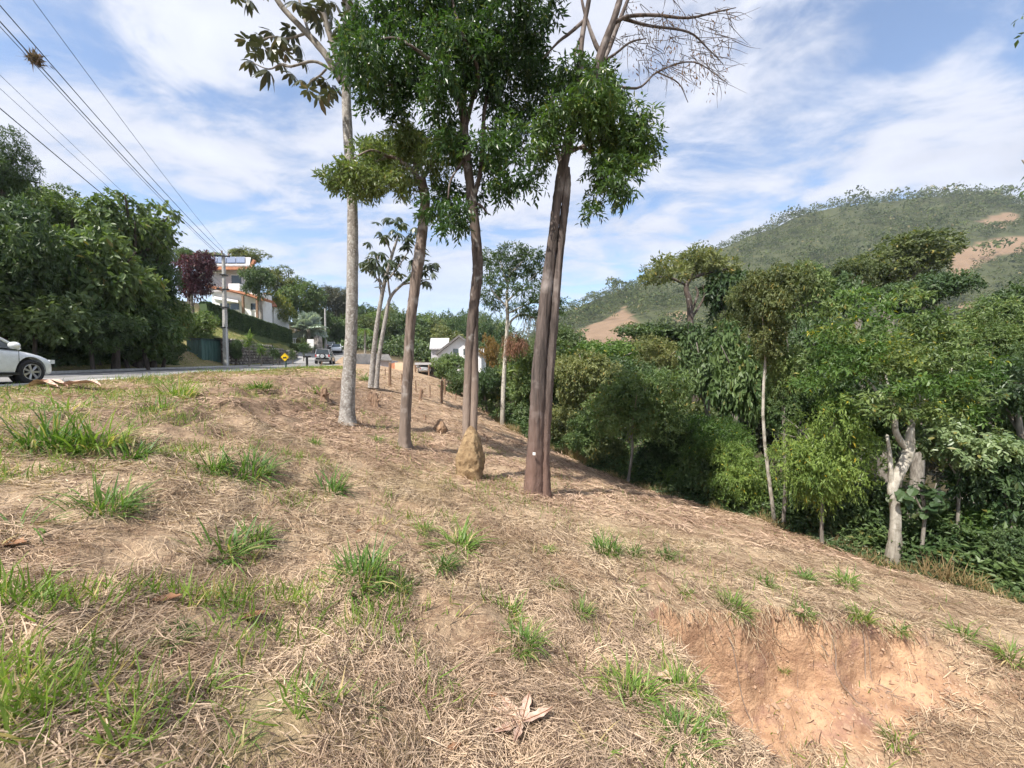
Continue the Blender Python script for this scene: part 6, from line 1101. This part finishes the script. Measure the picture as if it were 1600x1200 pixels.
def build_roadside():
    rs = np.random.RandomState(51)
    # stone retaining wall
    A_ = np.array([-24.6, 33.6]); B_ = np.array([-28.1, 52.5]); n = 40; L_ = np.linalg.norm(B_ - A_); dirv = (B_ - A_) / L_; nv = np.array([dirv[1], -dirv[0]])
    def at(s): 
        q = A_ + dirv * s; q = q + nv * .25 * math.sin(s * .25); return q
    def zb(s): q = at(s); return float(road_z(q[1])) - .1
    def ht(s): return np.interp(s, [0, 4, 10, 15, L_], [2.55, 2.5, 2.15, 1.7, 1.2])
    base = np.array([*at(0), zb(0)]); e = empty('stone_wall', base); tag(e, 'rough stone retaining wall along the far side of the road', 'wall')
    mb = MB(); v = []
    for i in range(n + 1):
        s = L_ * i / n; q = at(s)
        for off, z in ((.0, zb(s) - .3), (.0, zb(s) + ht(s)), (-.5, zb(s) + ht(s) + .02), (-.5, zb(s) - .3)): v.append((q[0] + nv[0] * off, q[1] + nv[1] * off, z))
    mb.add(v, [[i * 4 + j, i * 4 + (j + 1) % 4, (i + 1) * 4 + (j + 1) % 4, (i + 1) * 4 + j] for i in range(n) for j in range(4)]); mb.obj('core', M['mortar'], e, base)
    mb = MB(); s = 0.1
    for row in range(9):
        s = rs.uniform(0, .3); z0 = row * .29
        while s < L_:
            w = rs.uniform(.28, .62); 
            if z0 + .1 < ht(s):
                q = at(s + w / 2); h = rs.uniform(.2, .29); k = 7; ang = np.linspace(0, 2 * np.pi, k, endpoint=False) + rs.uniform(0, 1); rr = rs.uniform(.8, 1.1, k); pu = np.cos(ang) * rr * w * .52; pz = np.sin(ang) * rr * h * .58
                c = np.array([q[0], q[1], zb(s) + z0 + .14]); t3 = np.array([dirv[0], dirv[1], 0]); n3 = np.array([nv[0], nv[1], 0]); o1 = np.array([c + t3 * a + np.array([0, 0, b_]) + n3 * -.02 for a, b_ in zip(pu, pz)]); o2 = np.array([c + t3 * a * .8 + np.array([0, 0, b_ * .8]) + n3 * rs.uniform(.06, .13) for a, b_ in zip(pu, pz)])
                mb.add(np.concatenate([o1, o2]), [[i, (i + 1) % k, k + (i + 1) % k, k + i] for i in range(k)]); mb.t.append(np.array([[k, k + i, k + i + 1] for i in range(1, k - 1)]) + mb.n - 2 * k)
            s += w + .03
    tag(mb.obj('stones', M['stone'], e, base), kind='stuff')
    # lawn strip behind the wall top is ground; clipped hedge
    H0 = P(318, 497, 40); H1 = P(452, 534, 57); t = np.linspace(0, 1, 30); cx = H0[0] + (H1[0] - H0[0]) * t; cy = 40 + 17 * t; cz = G(cx, cy); cz = np.maximum(cz, np.array([H0[2] + (H1[2] - H0[2]) * q for q in t])) - .15
    base = np.array([cx[0], cy[0], cz[0]]); e = empty('hedge', base); tag(e, 'long clipped dark green hedge below the hillside house', 'hedge')
    mb = MB(); v = []; dn = np.array([.98, -.1]); hh = 1.75
    for x, y, z in zip(cx, cy, cz):
        for o_, q in ((.38, -1.5), (.38, hh - .15), (-.38, hh - .15), (-.38, -1.5)): v.append((x + dn[0] * o_, y + dn[1] * o_, z + q))
    mb.add(v, [[i * 4 + j, i * 4 + (j + 1) % 4, (i + 1) * 4 + (j + 1) % 4, (i + 1) * 4 + j] for i in range(29) for j in range(4)]); mb.add(np.array(v[:4]), [[0, 1, 2, 3]]); mb.add(np.array(v[-4:]), [[0, 1, 2, 3]]); mb.obj('branch_core', M['leaf_dark'], e, base)
    N = 26000; u = rs.rand(N) * 29; i0 = np.minimum(u.astype(int), 28); fr = u - i0; X = cx[i0] + (cx[i0 + 1] - cx[i0]) * fr; Y = cy[i0] + (cy[i0 + 1] - cy[i0]) * fr; Z = cz[i0] + (cz[i0 + 1] - cz[i0]) * fr
    f = rs.rand(N); side = np.where(f < .5, .45, np.where(f < .62, -.45, rs.uniform(-.45, .45, N))); zz = np.where(f < .62, rs.uniform(-.2, hh, N), hh); bul = .1 * vnoise(u * 1.3, zz * 1.3, 3)
    c = np.stack([X + dn[0] * (side + bul), Y + dn[1] * (side + bul), Z + zz + bul], -1); nn = np.stack([side * 2, side * 0 - .1, (f > .62) * 1.0], -1) + rs.randn(N, 3) * .5
    MB_leaf(c, rs.randn(N, 3), nn, rs.uniform(.12, .22, N), rs.uniform(.08, .14, N), rs).obj('foliage', M['leaf_dark'], e, base)
    # green metal shed
    b = np.array([-25.2, 32.3, 0]); d1 = np.array([.2, .98]); d2 = np.array([-.98, .2]); L1, L2, h = 2.35, 1.35, 2.35; b[2] = min(g1(b[0], b[1]), float(road_z(32))) - .05; rz = math.atan2(d1[1], d1[0])
    e = empty('metal_shed', b); tag(e, 'dark green corrugated metal shed beside the utility pole', 'shed')
    cen = b[:2] + d1 * L1 / 2 + d2 * L2 / 2; zc = b[2] + h / 2
    mb = MB(); box(mb, (cen[0], cen[1], zc), (L1 - .06, L2 - .06, h), rz); mb.obj('shell', M['shed_dark'], e, b)
    for i in range(9):
        q = b[:2] + d1 * (L1 * (i + .5) / 9); mb = MB(); box(mb, (q[0], q[1], zc - .02), (L1 / 9 * .86, .07, h - .06), rz); mb.obj('wall_panel', M['shed_green'], e, b)
    for i in range(5):
        q = b[:2] + d2 * (L2 * (i + .5) / 5); mb = MB(); box(mb, (q[0], q[1], zc - .02), (.07, L2 / 5 * .86, h - .06), rz); mb.obj('wall_panel', M['shed_green'], e, b)
    q = cen; mb = MB(); box(mb, (q[0], q[1], b[2] + h + .06), (L1 + .28, L2 + .28, .1), rz, .03); mb.obj('roof', M['shed_dark'], e, b)
    for s_, t_ in ((0, 0), (1, 0), (0, 1)): q = b[:2] + d1 * L1 * s_ + d2 * L2 * t_; mb = MB(); box(mb, (q[0], q[1], zc), (.11, .11, h), rz); mb.obj('corner_post', M['shed_green'], e, b)
    # utility poles
    def pole(px, top, bot, D, lab, w):
        b = P(px, bot, D); tz = P(px, top, D)[2]; b[2] = g1(b[0], D) - .2; e = empty('utility_pole', b); tag(e, lab, 'utility pole', 'concrete utility poles'); mb = MB(); hh_ = tz - b[2]; v = []
        for z, s in ((0, 1.0), (hh_, .55)): v += [(sx * w * s * .6 + b[0], sy * w * s + b[1], b[2] + z) for sx, sy in ((-.5, -.5), (.5, -.5), (.5, .5), (-.5, .5))]
        mb.add(v, [[0, 1, 5, 4], [1, 2, 6, 5], [2, 3, 7, 6], [3, 0, 4, 7], [4, 5, 6, 7]]); mb.obj('shaft', M['concrete'], e, b); return e, b, tz
    e, b, tz = pole(353.5, 396, 577, 33.6, 'tall grey concrete utility pole behind the green metal shed', .42)
    for dz, w in ((-.25, 1.1), (-3.0, .9)): mb = MB(); box(mb, (b[0], b[1] - .16, tz + dz), (w, .1, .1), .4); mb.obj('crossarm', M['wire'], e, b)
    for dx, dz in ((-.45, -.1), (.0, .08), (.45, -.1), (-.3, -2.85), (.3, -2.85)): mb = MB(); cyl(mb, (b[0] + dx, b[1] - .18 + dx * .4, tz + dz), .07, .2, 10, 2); mb.obj('insulator', M['ceramic'], e, b)
    for dz in (-1.8, -4.5, -6.2): mb = MB(); box(mb, (b[0], b[1], tz + dz), (.36, .5, .09)); mb.obj('strap', M['wire'], e, b)
    mb = MB(); tube(mb, [(b[0] + .24, b[1] - .2, b[2]), (b[0] + .24, b[1] - .2, b[2] + 3.6)], [.035, .035], 6, 2); mb.obj('conduit', M['frame_white'], e, b)
    pole(509, 482, 552, 66, 'thin distant utility pole beyond the silver palm', .45)
    # power lines
    far = np.array([b[0], b[1] - .2, tz - .1]); mids = np.array([b[0], b[1] - .2, tz - 3.0])
    WG = 'power lines to the utility pole'
    def wire(pa, Da, end, lab, r, sag=.25):
        a = P(*pa, Da); v = a - end; a2 = end + v * 2.1; m = 30; t = np.linspace(0, 1, m)[:, None]; pts = end + (a2 - end) * t; tt = t[:, 0] * 2.1; pts[:, 2] -= sag * 4 * (tt * (1 - tt)) * (tt < 1) 
        mb = MB(); tube(mb, pts, [r] * m, 5, 1); o = link('power_line', mb.mesh('power_line', M['wire'], end), None, end); tag(o, lab, 'power line', WG); return pts
    wire((0, 8), 11.5, far + [.1, 0, .12], 'upper of the two heavy power lines carrying the air plant', .014); w2 = wire((0, 33), 11.4, far + [-.15, 0, -.05], 'lower of the two heavy power lines carrying the air plant', .016); wire((0, 41), 11.3, far + [-.3, .1, -.12], 'thin line just under the heavy power lines', .010); wire((52, 0), 13.0, far + [.4, 0, .1], 'highest thin power line crossing the sky alone', .009)
    wire((0, 117), 13, mids + [0, 0, .4], 'upper of the two fine lines below the heavy pair', .007, .1); wire((0, 138), 13, mids + [0, 0, .1], 'lower of the two fine lines below the heavy pair', .007, .1); wire((0, 169), 13, mids + [0, 0, -.2], 'lowest thick black cable disappearing behind the grey-green tree', .017, .1)
    w2 = w2[w2[:, 1] > 4]; qx, qy = proj(w2)
    i2 = np.interp(55, qx[::-1], np.arange(len(qx))[::-1]); c = np.array([np.interp(i2, np.arange(len(qx)), w2[:, a]) for a in range(3)]) + [0, 0, .05]
    e = empty('air_plant', c); tag(e, 'bushy air plant and spacer clinging to the power lines', 'plant'); N = 260; d = rs.randn(N, 3); MB_leaf(c + rs.randn(N, 3) * .07, d, rs.randn(N, 3), rs.uniform(.1, .3, N), rs.uniform(.015, .04, N), rs).obj('leaves', M['leaf_brown'], e, c)
    mb = MB(); 
    for a, b_ in (((-.18, 0, .12), (.18, 0, .12)), ((-.18, 0, .12), (0, 0, -.2)), ((.18, 0, .12), (0, 0, -.2))): tube(mb, [c + np.array(a), c + np.array(b_)], [.018, .018], 6, 2)
    mb.obj('spacer', M['ceramic'], e, c)
    # warning sign and bollards on the near verge
    p = P(445.5, 579.5, 27); p[2] = g1(p[0], p[1]); z = P(445, 558, 27)[2]; e = empty('warning_sign', p); tag(e, 'yellow diamond warning sign on a short dark post by the road', 'sign')
    mb = MB(); box(mb, (p[0] + .03, p[1] + .05, (p[2] + z) / 2), (.09, .06, z - p[2] + .1)); mb.obj('post', M['shed_dark'], e, p)
    def dia(s, y, m, n): mb = MB(); c0 = np.array([p[0], p[1] + y, z]); prism(mb, [c0 + np.array(a) * s for a in ((-1, 0, 0), (0, 0, -1), (1, 0, 0), (0, 0, 1))], (0, 0, 0), (0, .012, 0)); return mb.obj(n, M[m], e, p)
    dia(.29, .0, 'sign_yellow', 'sign_plate'); dia(.265, -.004, 'sign_black', 'border'); pl = dia(.25, -.008, 'sign_yellow', 'face')
    mb = MB(); box(mb, (p[0], p[1] - .014, z - .07), (.26, .012, .04)); 
    for dx in (-.06, .06): prism(mb, [np.array([p[0] + dx + .055 * math.cos(a), p[1] - .02, z - .05 + .085 * math.sin(a)]) for a in np.linspace(0, math.pi, 9)], (0, 0, 0), (0, .012, 0))
    mb.obj('bump_symbol', M['sign_black'], pl, p)
    def post(px, py, hpx, D, w, lab, mat, name, cat, lean=0.0, cap=False, group=None):
        p = P(px, py, D) if D else on_ground(px, py); p[2] = g1(p[0], p[1]) - .05; h = hpx / F * p[1] + .05; mb = MB(); tube(mb, [p, p + np.array([lean * h * .5, 0, h * .5]), p + np.array([lean * h, 0, h])], [w, w * .95, w * .9], 8, 3, .08, int(px))
        e = empty(name, p); tag(e, lab, cat, group); mb.obj('shaft', M[mat], e, p)
        if cap: mb = MB(); box(mb, p + np.array([lean * h, 0, h + .05]), (w * 5, w * 3.4, .12)); mb.obj('cap', M['black_trim'], e, p)
        return e
    post(480, 580.5, 17, 30, .09, 'black bollard with a cap on the verge near the silver car', 'black_trim', 'bollard', 'bollard', 0, True); post(500, 581, 9, 27, .035, 'short leaning brown stake on the verge below the silver car', 'wood', 'stake', 'stake', .4)
    FG = 'weathered fence posts across the slope'
    for px, py, h, w, lab, lean in [(602, 588, 12, .035, 'thin fence post left of the thick post behind the young tree', 0), (609, 604, 36, .09, 'thick brown fence post right of the forked young tree', .02), (628, 601, 17, .04, 'thin fence post just left of the second trunk', 0), (650, 611, 16, .035, 'thin fence post just right of the second trunk', -.03), (656, 626, 17, .09, 'ragged leaning post stump right of the second trunk', .15), (672, 620, 18, .035, 'thin fence post midway between second and third trunks', 0), (690, 630, 35, .08, 'dark fence post near the third trunk', .03), (695, 617, 24, .07, 'pale fence post beside the dark post near the third trunk', 0), (712, 625, 10, .05, 'short post left of the third trunk in shade', .05)]:
        post(px, py, h, None, w, lab, 'wood', 'fence_post', 'fence post', lean, False, FG)
    # cut stumps
    SG = 'cut stumps and stems on the slope'
    for px, py, h, w, lab in [(586, 636, 22, .11, 'ragged brown stump clump right of the pale trunk'), (579, 628, 16, .07, 'leaning dead stem beside the ragged stump clump'), (663, 657, 11, .05, 'short cut stump above the small earth mound'), (761, 690, 9, .03, 'short cut stem right of the termite mound tree'), (756, 683, 7, .025, 'tiny cut stem behind the termite mound'), (697, 675, 8, .05, 'broken stub at the right of the small earth mound'), (725, 640, 9, .06, 'low stump in shade behind the third trunk'), (507, 628, 20, .10, 'dry root clump on the bank left of the pale trunk')]:
        p = on_ground(px, py); p[2] -= .04; e = empty('tree_stump', p); tag(e, lab, 'stump', SG); hh_ = h / F * p[1]; mb = MB(); tube(mb, [p, p + [.02, 0, hh_ * .6], p + [-.02, .01, hh_]], [w * 1.3, w, w * .8], 10, 3, .15, int(px), .4); mb.obj('stem', M['wood'], e, p)
        if w > .06:
            for q in range(5): mb = MB(); a = rs.uniform(0, 6.28); tube(mb, [p, p + [w * math.cos(a), w * math.sin(a), hh_ * .5], p + [w * 2.2 * math.cos(a), w * 2.2 * math.sin(a), hh_ * rs.uniform(.5, 1.1)]], [w * .5, w * .4, w * .12], 6, 3, .1, q); mb.obj('splinter', M['wood'], e, p)
    # dead leaves
    DG = 'dead leaves lying on the straw'
    def dead(px, py, size, lab, mat, k=1, ang=0.0):
        p = on_ground(px, py) + [0, 0, .025]; e = empty('dead_leaf', p); tag(e, lab, 'dead leaf', DG); s = size / F * p[1]
        for q in range(k):
            a = ang + q * 2 * math.pi / max(k, 1) * .8 + rs.uniform(-.2, .2); nu, nv = 9, 5; v = []; l = s * (1 if k == 1 else .62) * rs.uniform(.75, 1.05); ph = rs.uniform(0, 6)
            for i in range(nu):
                t = i / (nu - 1); wd = l * (.28 if k == 1 else .15) * math.sin(math.pi * min(1, .08 + t * .9)) * (1 + .25 * math.sin(t * 17 + ph))
                for j in range(nv):
                    w = (j / (nv - 1) - .5) * 2; x = t * l - (l / 2 if k == 1 else 0); y = w * wd; z = .35 * wd * w * w + .12 * l * (t * t if k > 1 else (t - .5) ** 2 * 3) + rs.uniform(0, .04) * l * .4; v.append((p[0] + x * math.cos(a) - y * math.sin(a), p[1] + x * math.sin(a) + y * math.cos(a), p[2] + z))
            mb = MB(); mb.add(v, [[i * nv + j, i * nv + j + 1, (i + 1) * nv + j + 1, (i + 1) * nv + j] for i in range(nu - 1) for j in range(nv - 1)]); mb.obj('blade', M[mat], e, p, True)
            mb = MB(); c0 = np.array(v).reshape(nu, nv, 3)[:, nv // 2]; tube(mb, list(c0 + [0, 0, .004]), [l * .012] * nu, 4, 1); mb.obj('midrib', M['dead_leaf_brown'], e, p)
    dead(815, 1138, 88, 'large curled pinkish dead leaf cluster at the bottom centre', 'dead_leaf', 6, .4); dead(1042, 1064, 42, 'pale lobed dead leaf on the rim of the clay pit', 'dead_leaf', 1, .3); dead(262, 944, 46, 'reddish-brown curled leaf behind the lone dark tuft', 'dead_leaf_brown', 1, .5); dead(392, 970, 42, 'dark brown curled leaf in the centre-left straw', 'dead_leaf_brown', 1, .3); dead(104, 1052, 40, 'greyish dead leaf near the lower left corner', 'dead_leaf', 1, 1.2)
    dead(710, 1176, 26, 'small brown leaf at the bottom edge left of the leaf cluster', 'dead_leaf_brown', 1, .4); dead(770, 1095, 18, 'tiny orange-brown leaf above the large leaf cluster', 'dead_leaf_brown', 1, .1); dead(20, 858, 42, 'brown dead leaf at the left picture edge', 'dead_leaf_brown', 1, 0); dead(612, 712, 14, 'small pale litter scrap left of the second trunk', 'dead_leaf', 2, .2); dead(775, 775, 22, 'dry leaf scrap between the mound and the reddish trunk', 'dead_leaf', 2, .9); dead(560, 835, 16, 'small ochre leaf in the middle straw', 'dead_leaf_brown', 1, 1.4)
    p = on_ground(95, 607); e = empty('palm_debris', p); tag(e, 'fallen pinkish dry palm sheath on the verge beside the car', 'palm debris')
    for q in range(5):
        a = rs.uniform(-.3, .3); l = rs.uniform(.55, 1.0); c0 = p + np.array([rs.uniform(-.4, .5), rs.uniform(-.15, .15), .04]); v = []
        for i in range(8):
            t = i / 7
            for j in range(4): w = (j / 3 - .5) * 2; v.append(c0 + np.array([(t - .5) * l, w * .11 * math.sin(math.pi * min(1, .1 + t * .85)) + a * t * l * .6, .10 * math.sin(t * 3) + .05 * w * w + .03 * math.sin(t * 9 + q)]))
        mb = MB(); mb.add(v, [[i * 4 + j, i * 4 + j + 1, (i + 1) * 4 + j + 1, (i + 1) * 4 + j] for i in range(7) for j in range(3)]); mb.obj('sheath', M['dead_leaf'], e, p, True)
    # silver fan palm
    D = 61; b = P(482, 535, D); b[2] = g1(b[0], D) - .1; top = P(482, 514, D); e = empty('fan_palm', b); tag(e, 'silvery blue fan palm above the stone wall end', 'palm'); mb = MB(); tube(mb, [b, (b + top) / 2, top], [.32, .27, .25], 10, 4, .08, 3); mb.obj('trunk', M['bark_grey'], e, b, True)
    mb = MB(); m = 19
    for i in range(m):
        a = -2.3 + 4.6 * i / (m - 1); l = 1.35 * (1 - .12 * abs(a) / 2.3); d = np.array([math.cos(a), math.sin(a), 0]); s = np.array([-d[1], d[0], 0]); z = .08 * math.cos(i * 3.14)
        mb.add([np.array([1.5, 0, 0]), np.array([1.5, 0, z]) + d * l * .6 + s * .2, np.array([1.5, 0, -.18 * l]) + d * l, np.array([1.5, 0, -z]) + d * l * .6 - s * .2], [[0, 1, 2, 3]])
    tube(mb, [(0, 0, 0), (.8, 0, .08), (1.5, 0, 0)], [.045, .035, .03], 6, 3); fm = mb.mesh('frond', M['leaf_silver'])
    for i in range(30):
        el = [1.25, .85, .45, .1, -.35][i % 5] + rs.uniform(-.15, .15); o = link('frond', fm, e); o.location = top - b; o.rotation_euler = (rs.uniform(-.4, .4), -el, i * 2.4); s = rs.uniform(.9, 1.1); o.scale = (s, s, s)
    # spiky garden plants before the stone wall
    PG = 'spiky garden plants before the stone wall'
    for px, bot, topy, D, lab, sc in [(389, 573, 520, 35.5, 'tallest spiky plant in front of the stone wall', 1.0), (408, 571, 538, 38.5, 'second spiky plant from the shed before the stone wall', .85), (427, 569, 545, 41, 'bushy dark spiky plant midway along the stone wall', .9), (457, 566, 548, 46, 'small spiky plant near the far end of the wall', .8), (474, 562, 536, 50, 'dark spreading plant at the end of the stone wall', 1.3), (434, 569, 548, 42, 'thin-stemmed plant beside the bushy dark plant', .6), (437, 569, 550, 43.5, 'small reddish plant beside the bushy dark plant', .5)]:
        b = P(px, bot, D); b[2] = g1(b[0], D) - .05; top = P(px, topy, D) ; top[1] = D; e = empty('spiky_plant', b); tag(e, lab, 'plant', PG); mb = MB(); stem_t = b + (top - b) * .72; tube(mb, [b, (b + stem_t) / 2 + [.05, 0, 0], stem_t], [.07, .055, .05], 7, 3, .05, 3); mb.obj('stem', M['bark_grey'], e, b)
        N = 220; d = rs.randn(N, 3); d[:, 2] = d[:, 2] * .7 + .55; cc = stem_t + rs.randn(N, 3) * [.1, .1, .3] * sc; MB_leaf(cc, d, np.array([0, 0, 1.0]) + rs.randn(N, 3) * .4, rs.uniform(.4, .9, N) * sc, rs.uniform(.04, .08, N), rs, .2).obj('leaves', M['leaf_bright' if 'tallest' in lab or 'second' in lab else ('leaf_purple' if 'reddish' in lab else 'leaf_dark')], e, b)
    b = P(620, 568, 60); b[2] = g1(b[0], 60) - .1; top = P(570, 515, 56); b = P(570, 552, 56); b[2] = g1(b[0], 56) - .1; e = empty('feather_palm', b); tag(e, 'small bright green palm between the two near trunks', 'palm'); mb = MB(); tube(mb, [b, (b + top) / 2, top], [.16, .13, .12], 8, 3); mb.obj('trunk', M['bark_pale'], e, b)
    for q in range(14):
        a = q * 2.4; N = 40; t = np.tile(np.linspace(.1, 1, 20), 2); sd = np.repeat([-1, 1], 20); h = np.array([math.cos(a), math.sin(a)]); c = top + np.stack([h[0] * t * 1.3, h[1] * t * 1.3, .9 * t - 1.5 * t * t], -1); d = np.stack([-h[1] * sd + h[0] * .5, h[0] * sd + h[1] * .5, -.3 + 0 * sd], -1); MB_leaf(c, d, np.tile([0, 0, 1.0], (N, 1)), .55, .09, rs).obj('frond', M['leaf_bright'], e, b)
    # gate pier, notice board, low gate by the driveway
    D = 60; b = P(496, 548, D); b[2] = g1(b[0], D) - .1; e = empty('gate_pier', b); tag(e, 'rounded stone gate pier at the driveway beyond the silver palm', 'gate pier'); mb = MB(); tp = P(496, 527, D); tube(mb, [b, (b + tp) / 2, tp], [.75, .72, .6], 12, 4, .06, 4); mb.obj('pier', M['stone'], e, b, False)
    b = P(485, 545, D); b[2] = g1(b[0], D) - .1; e = empty('notice_board', b); tag(e, 'blank white panel beside the stone gate pier', 'panel'); mb = MB(); pxbox(mb, 480, 490, 530, 544, D - 1.2, .12); mb.obj('panel', M['white_wall'], e, b); mb = MB(); tz = P(480, 544, D)[2]; 
    for x in (481, 489): q = P(x, 544, D - 1.1); mb = MB(); box(mb, (q[0], D - 1.1, (b[2] + tz) / 2), (.1, .1, max(.2, tz - b[2]) + .2)); mb.obj('leg', M['concrete'], e, b)
    b = P(456, 538, 58); b[2] = g1(b[0], 58) - .1; e = empty('garden_gate', b); tag(e, 'low white garden gate left of the silver palm', 'gate')
    for i in range(7): q = P(447 + i * 2.4, 528, 58); mb = MB(); zt = q[2]; zb_ = P(447, 536, 58)[2] - .3; box(mb, (q[0], 58, (zt + zb_) / 2), (.07, .05, zt - zb_)); mb.obj('bar', M['frame_white'], e, b)
    mb = MB(); pxbox(mb, 446, 463, 528, 529.2, 57.95, .08); mb.obj('rail', M['frame_white'], e, b)
build_roadside()

# ------------------------------------------------------------------ haze
def build_haze():
    mb = MB(); box(mb, (60, 390, 96), (1960, 1060, 240)); m = bpy.data.materials.new('haze_air'); m.use_nodes = True; nt = m.node_tree; nt.nodes.remove(nt.nodes['Principled BSDF'])
    v = nt.nodes.new('ShaderNodeVolumePrincipled'); v.inputs['Color'].default_value = (0.82, 0.9, 1.0, 1); v.inputs['Density'].default_value = 0.00025; v.inputs['Anisotropy'].default_value = 0.2
    nt.links.new(v.outputs[0], nt.nodes['Material Output'].inputs['Volume'])
    tag(mb.obj('haze', m), 'thin pale blue haze lying over the valley and hill', 'haze', None, 'stuff')
build_haze()
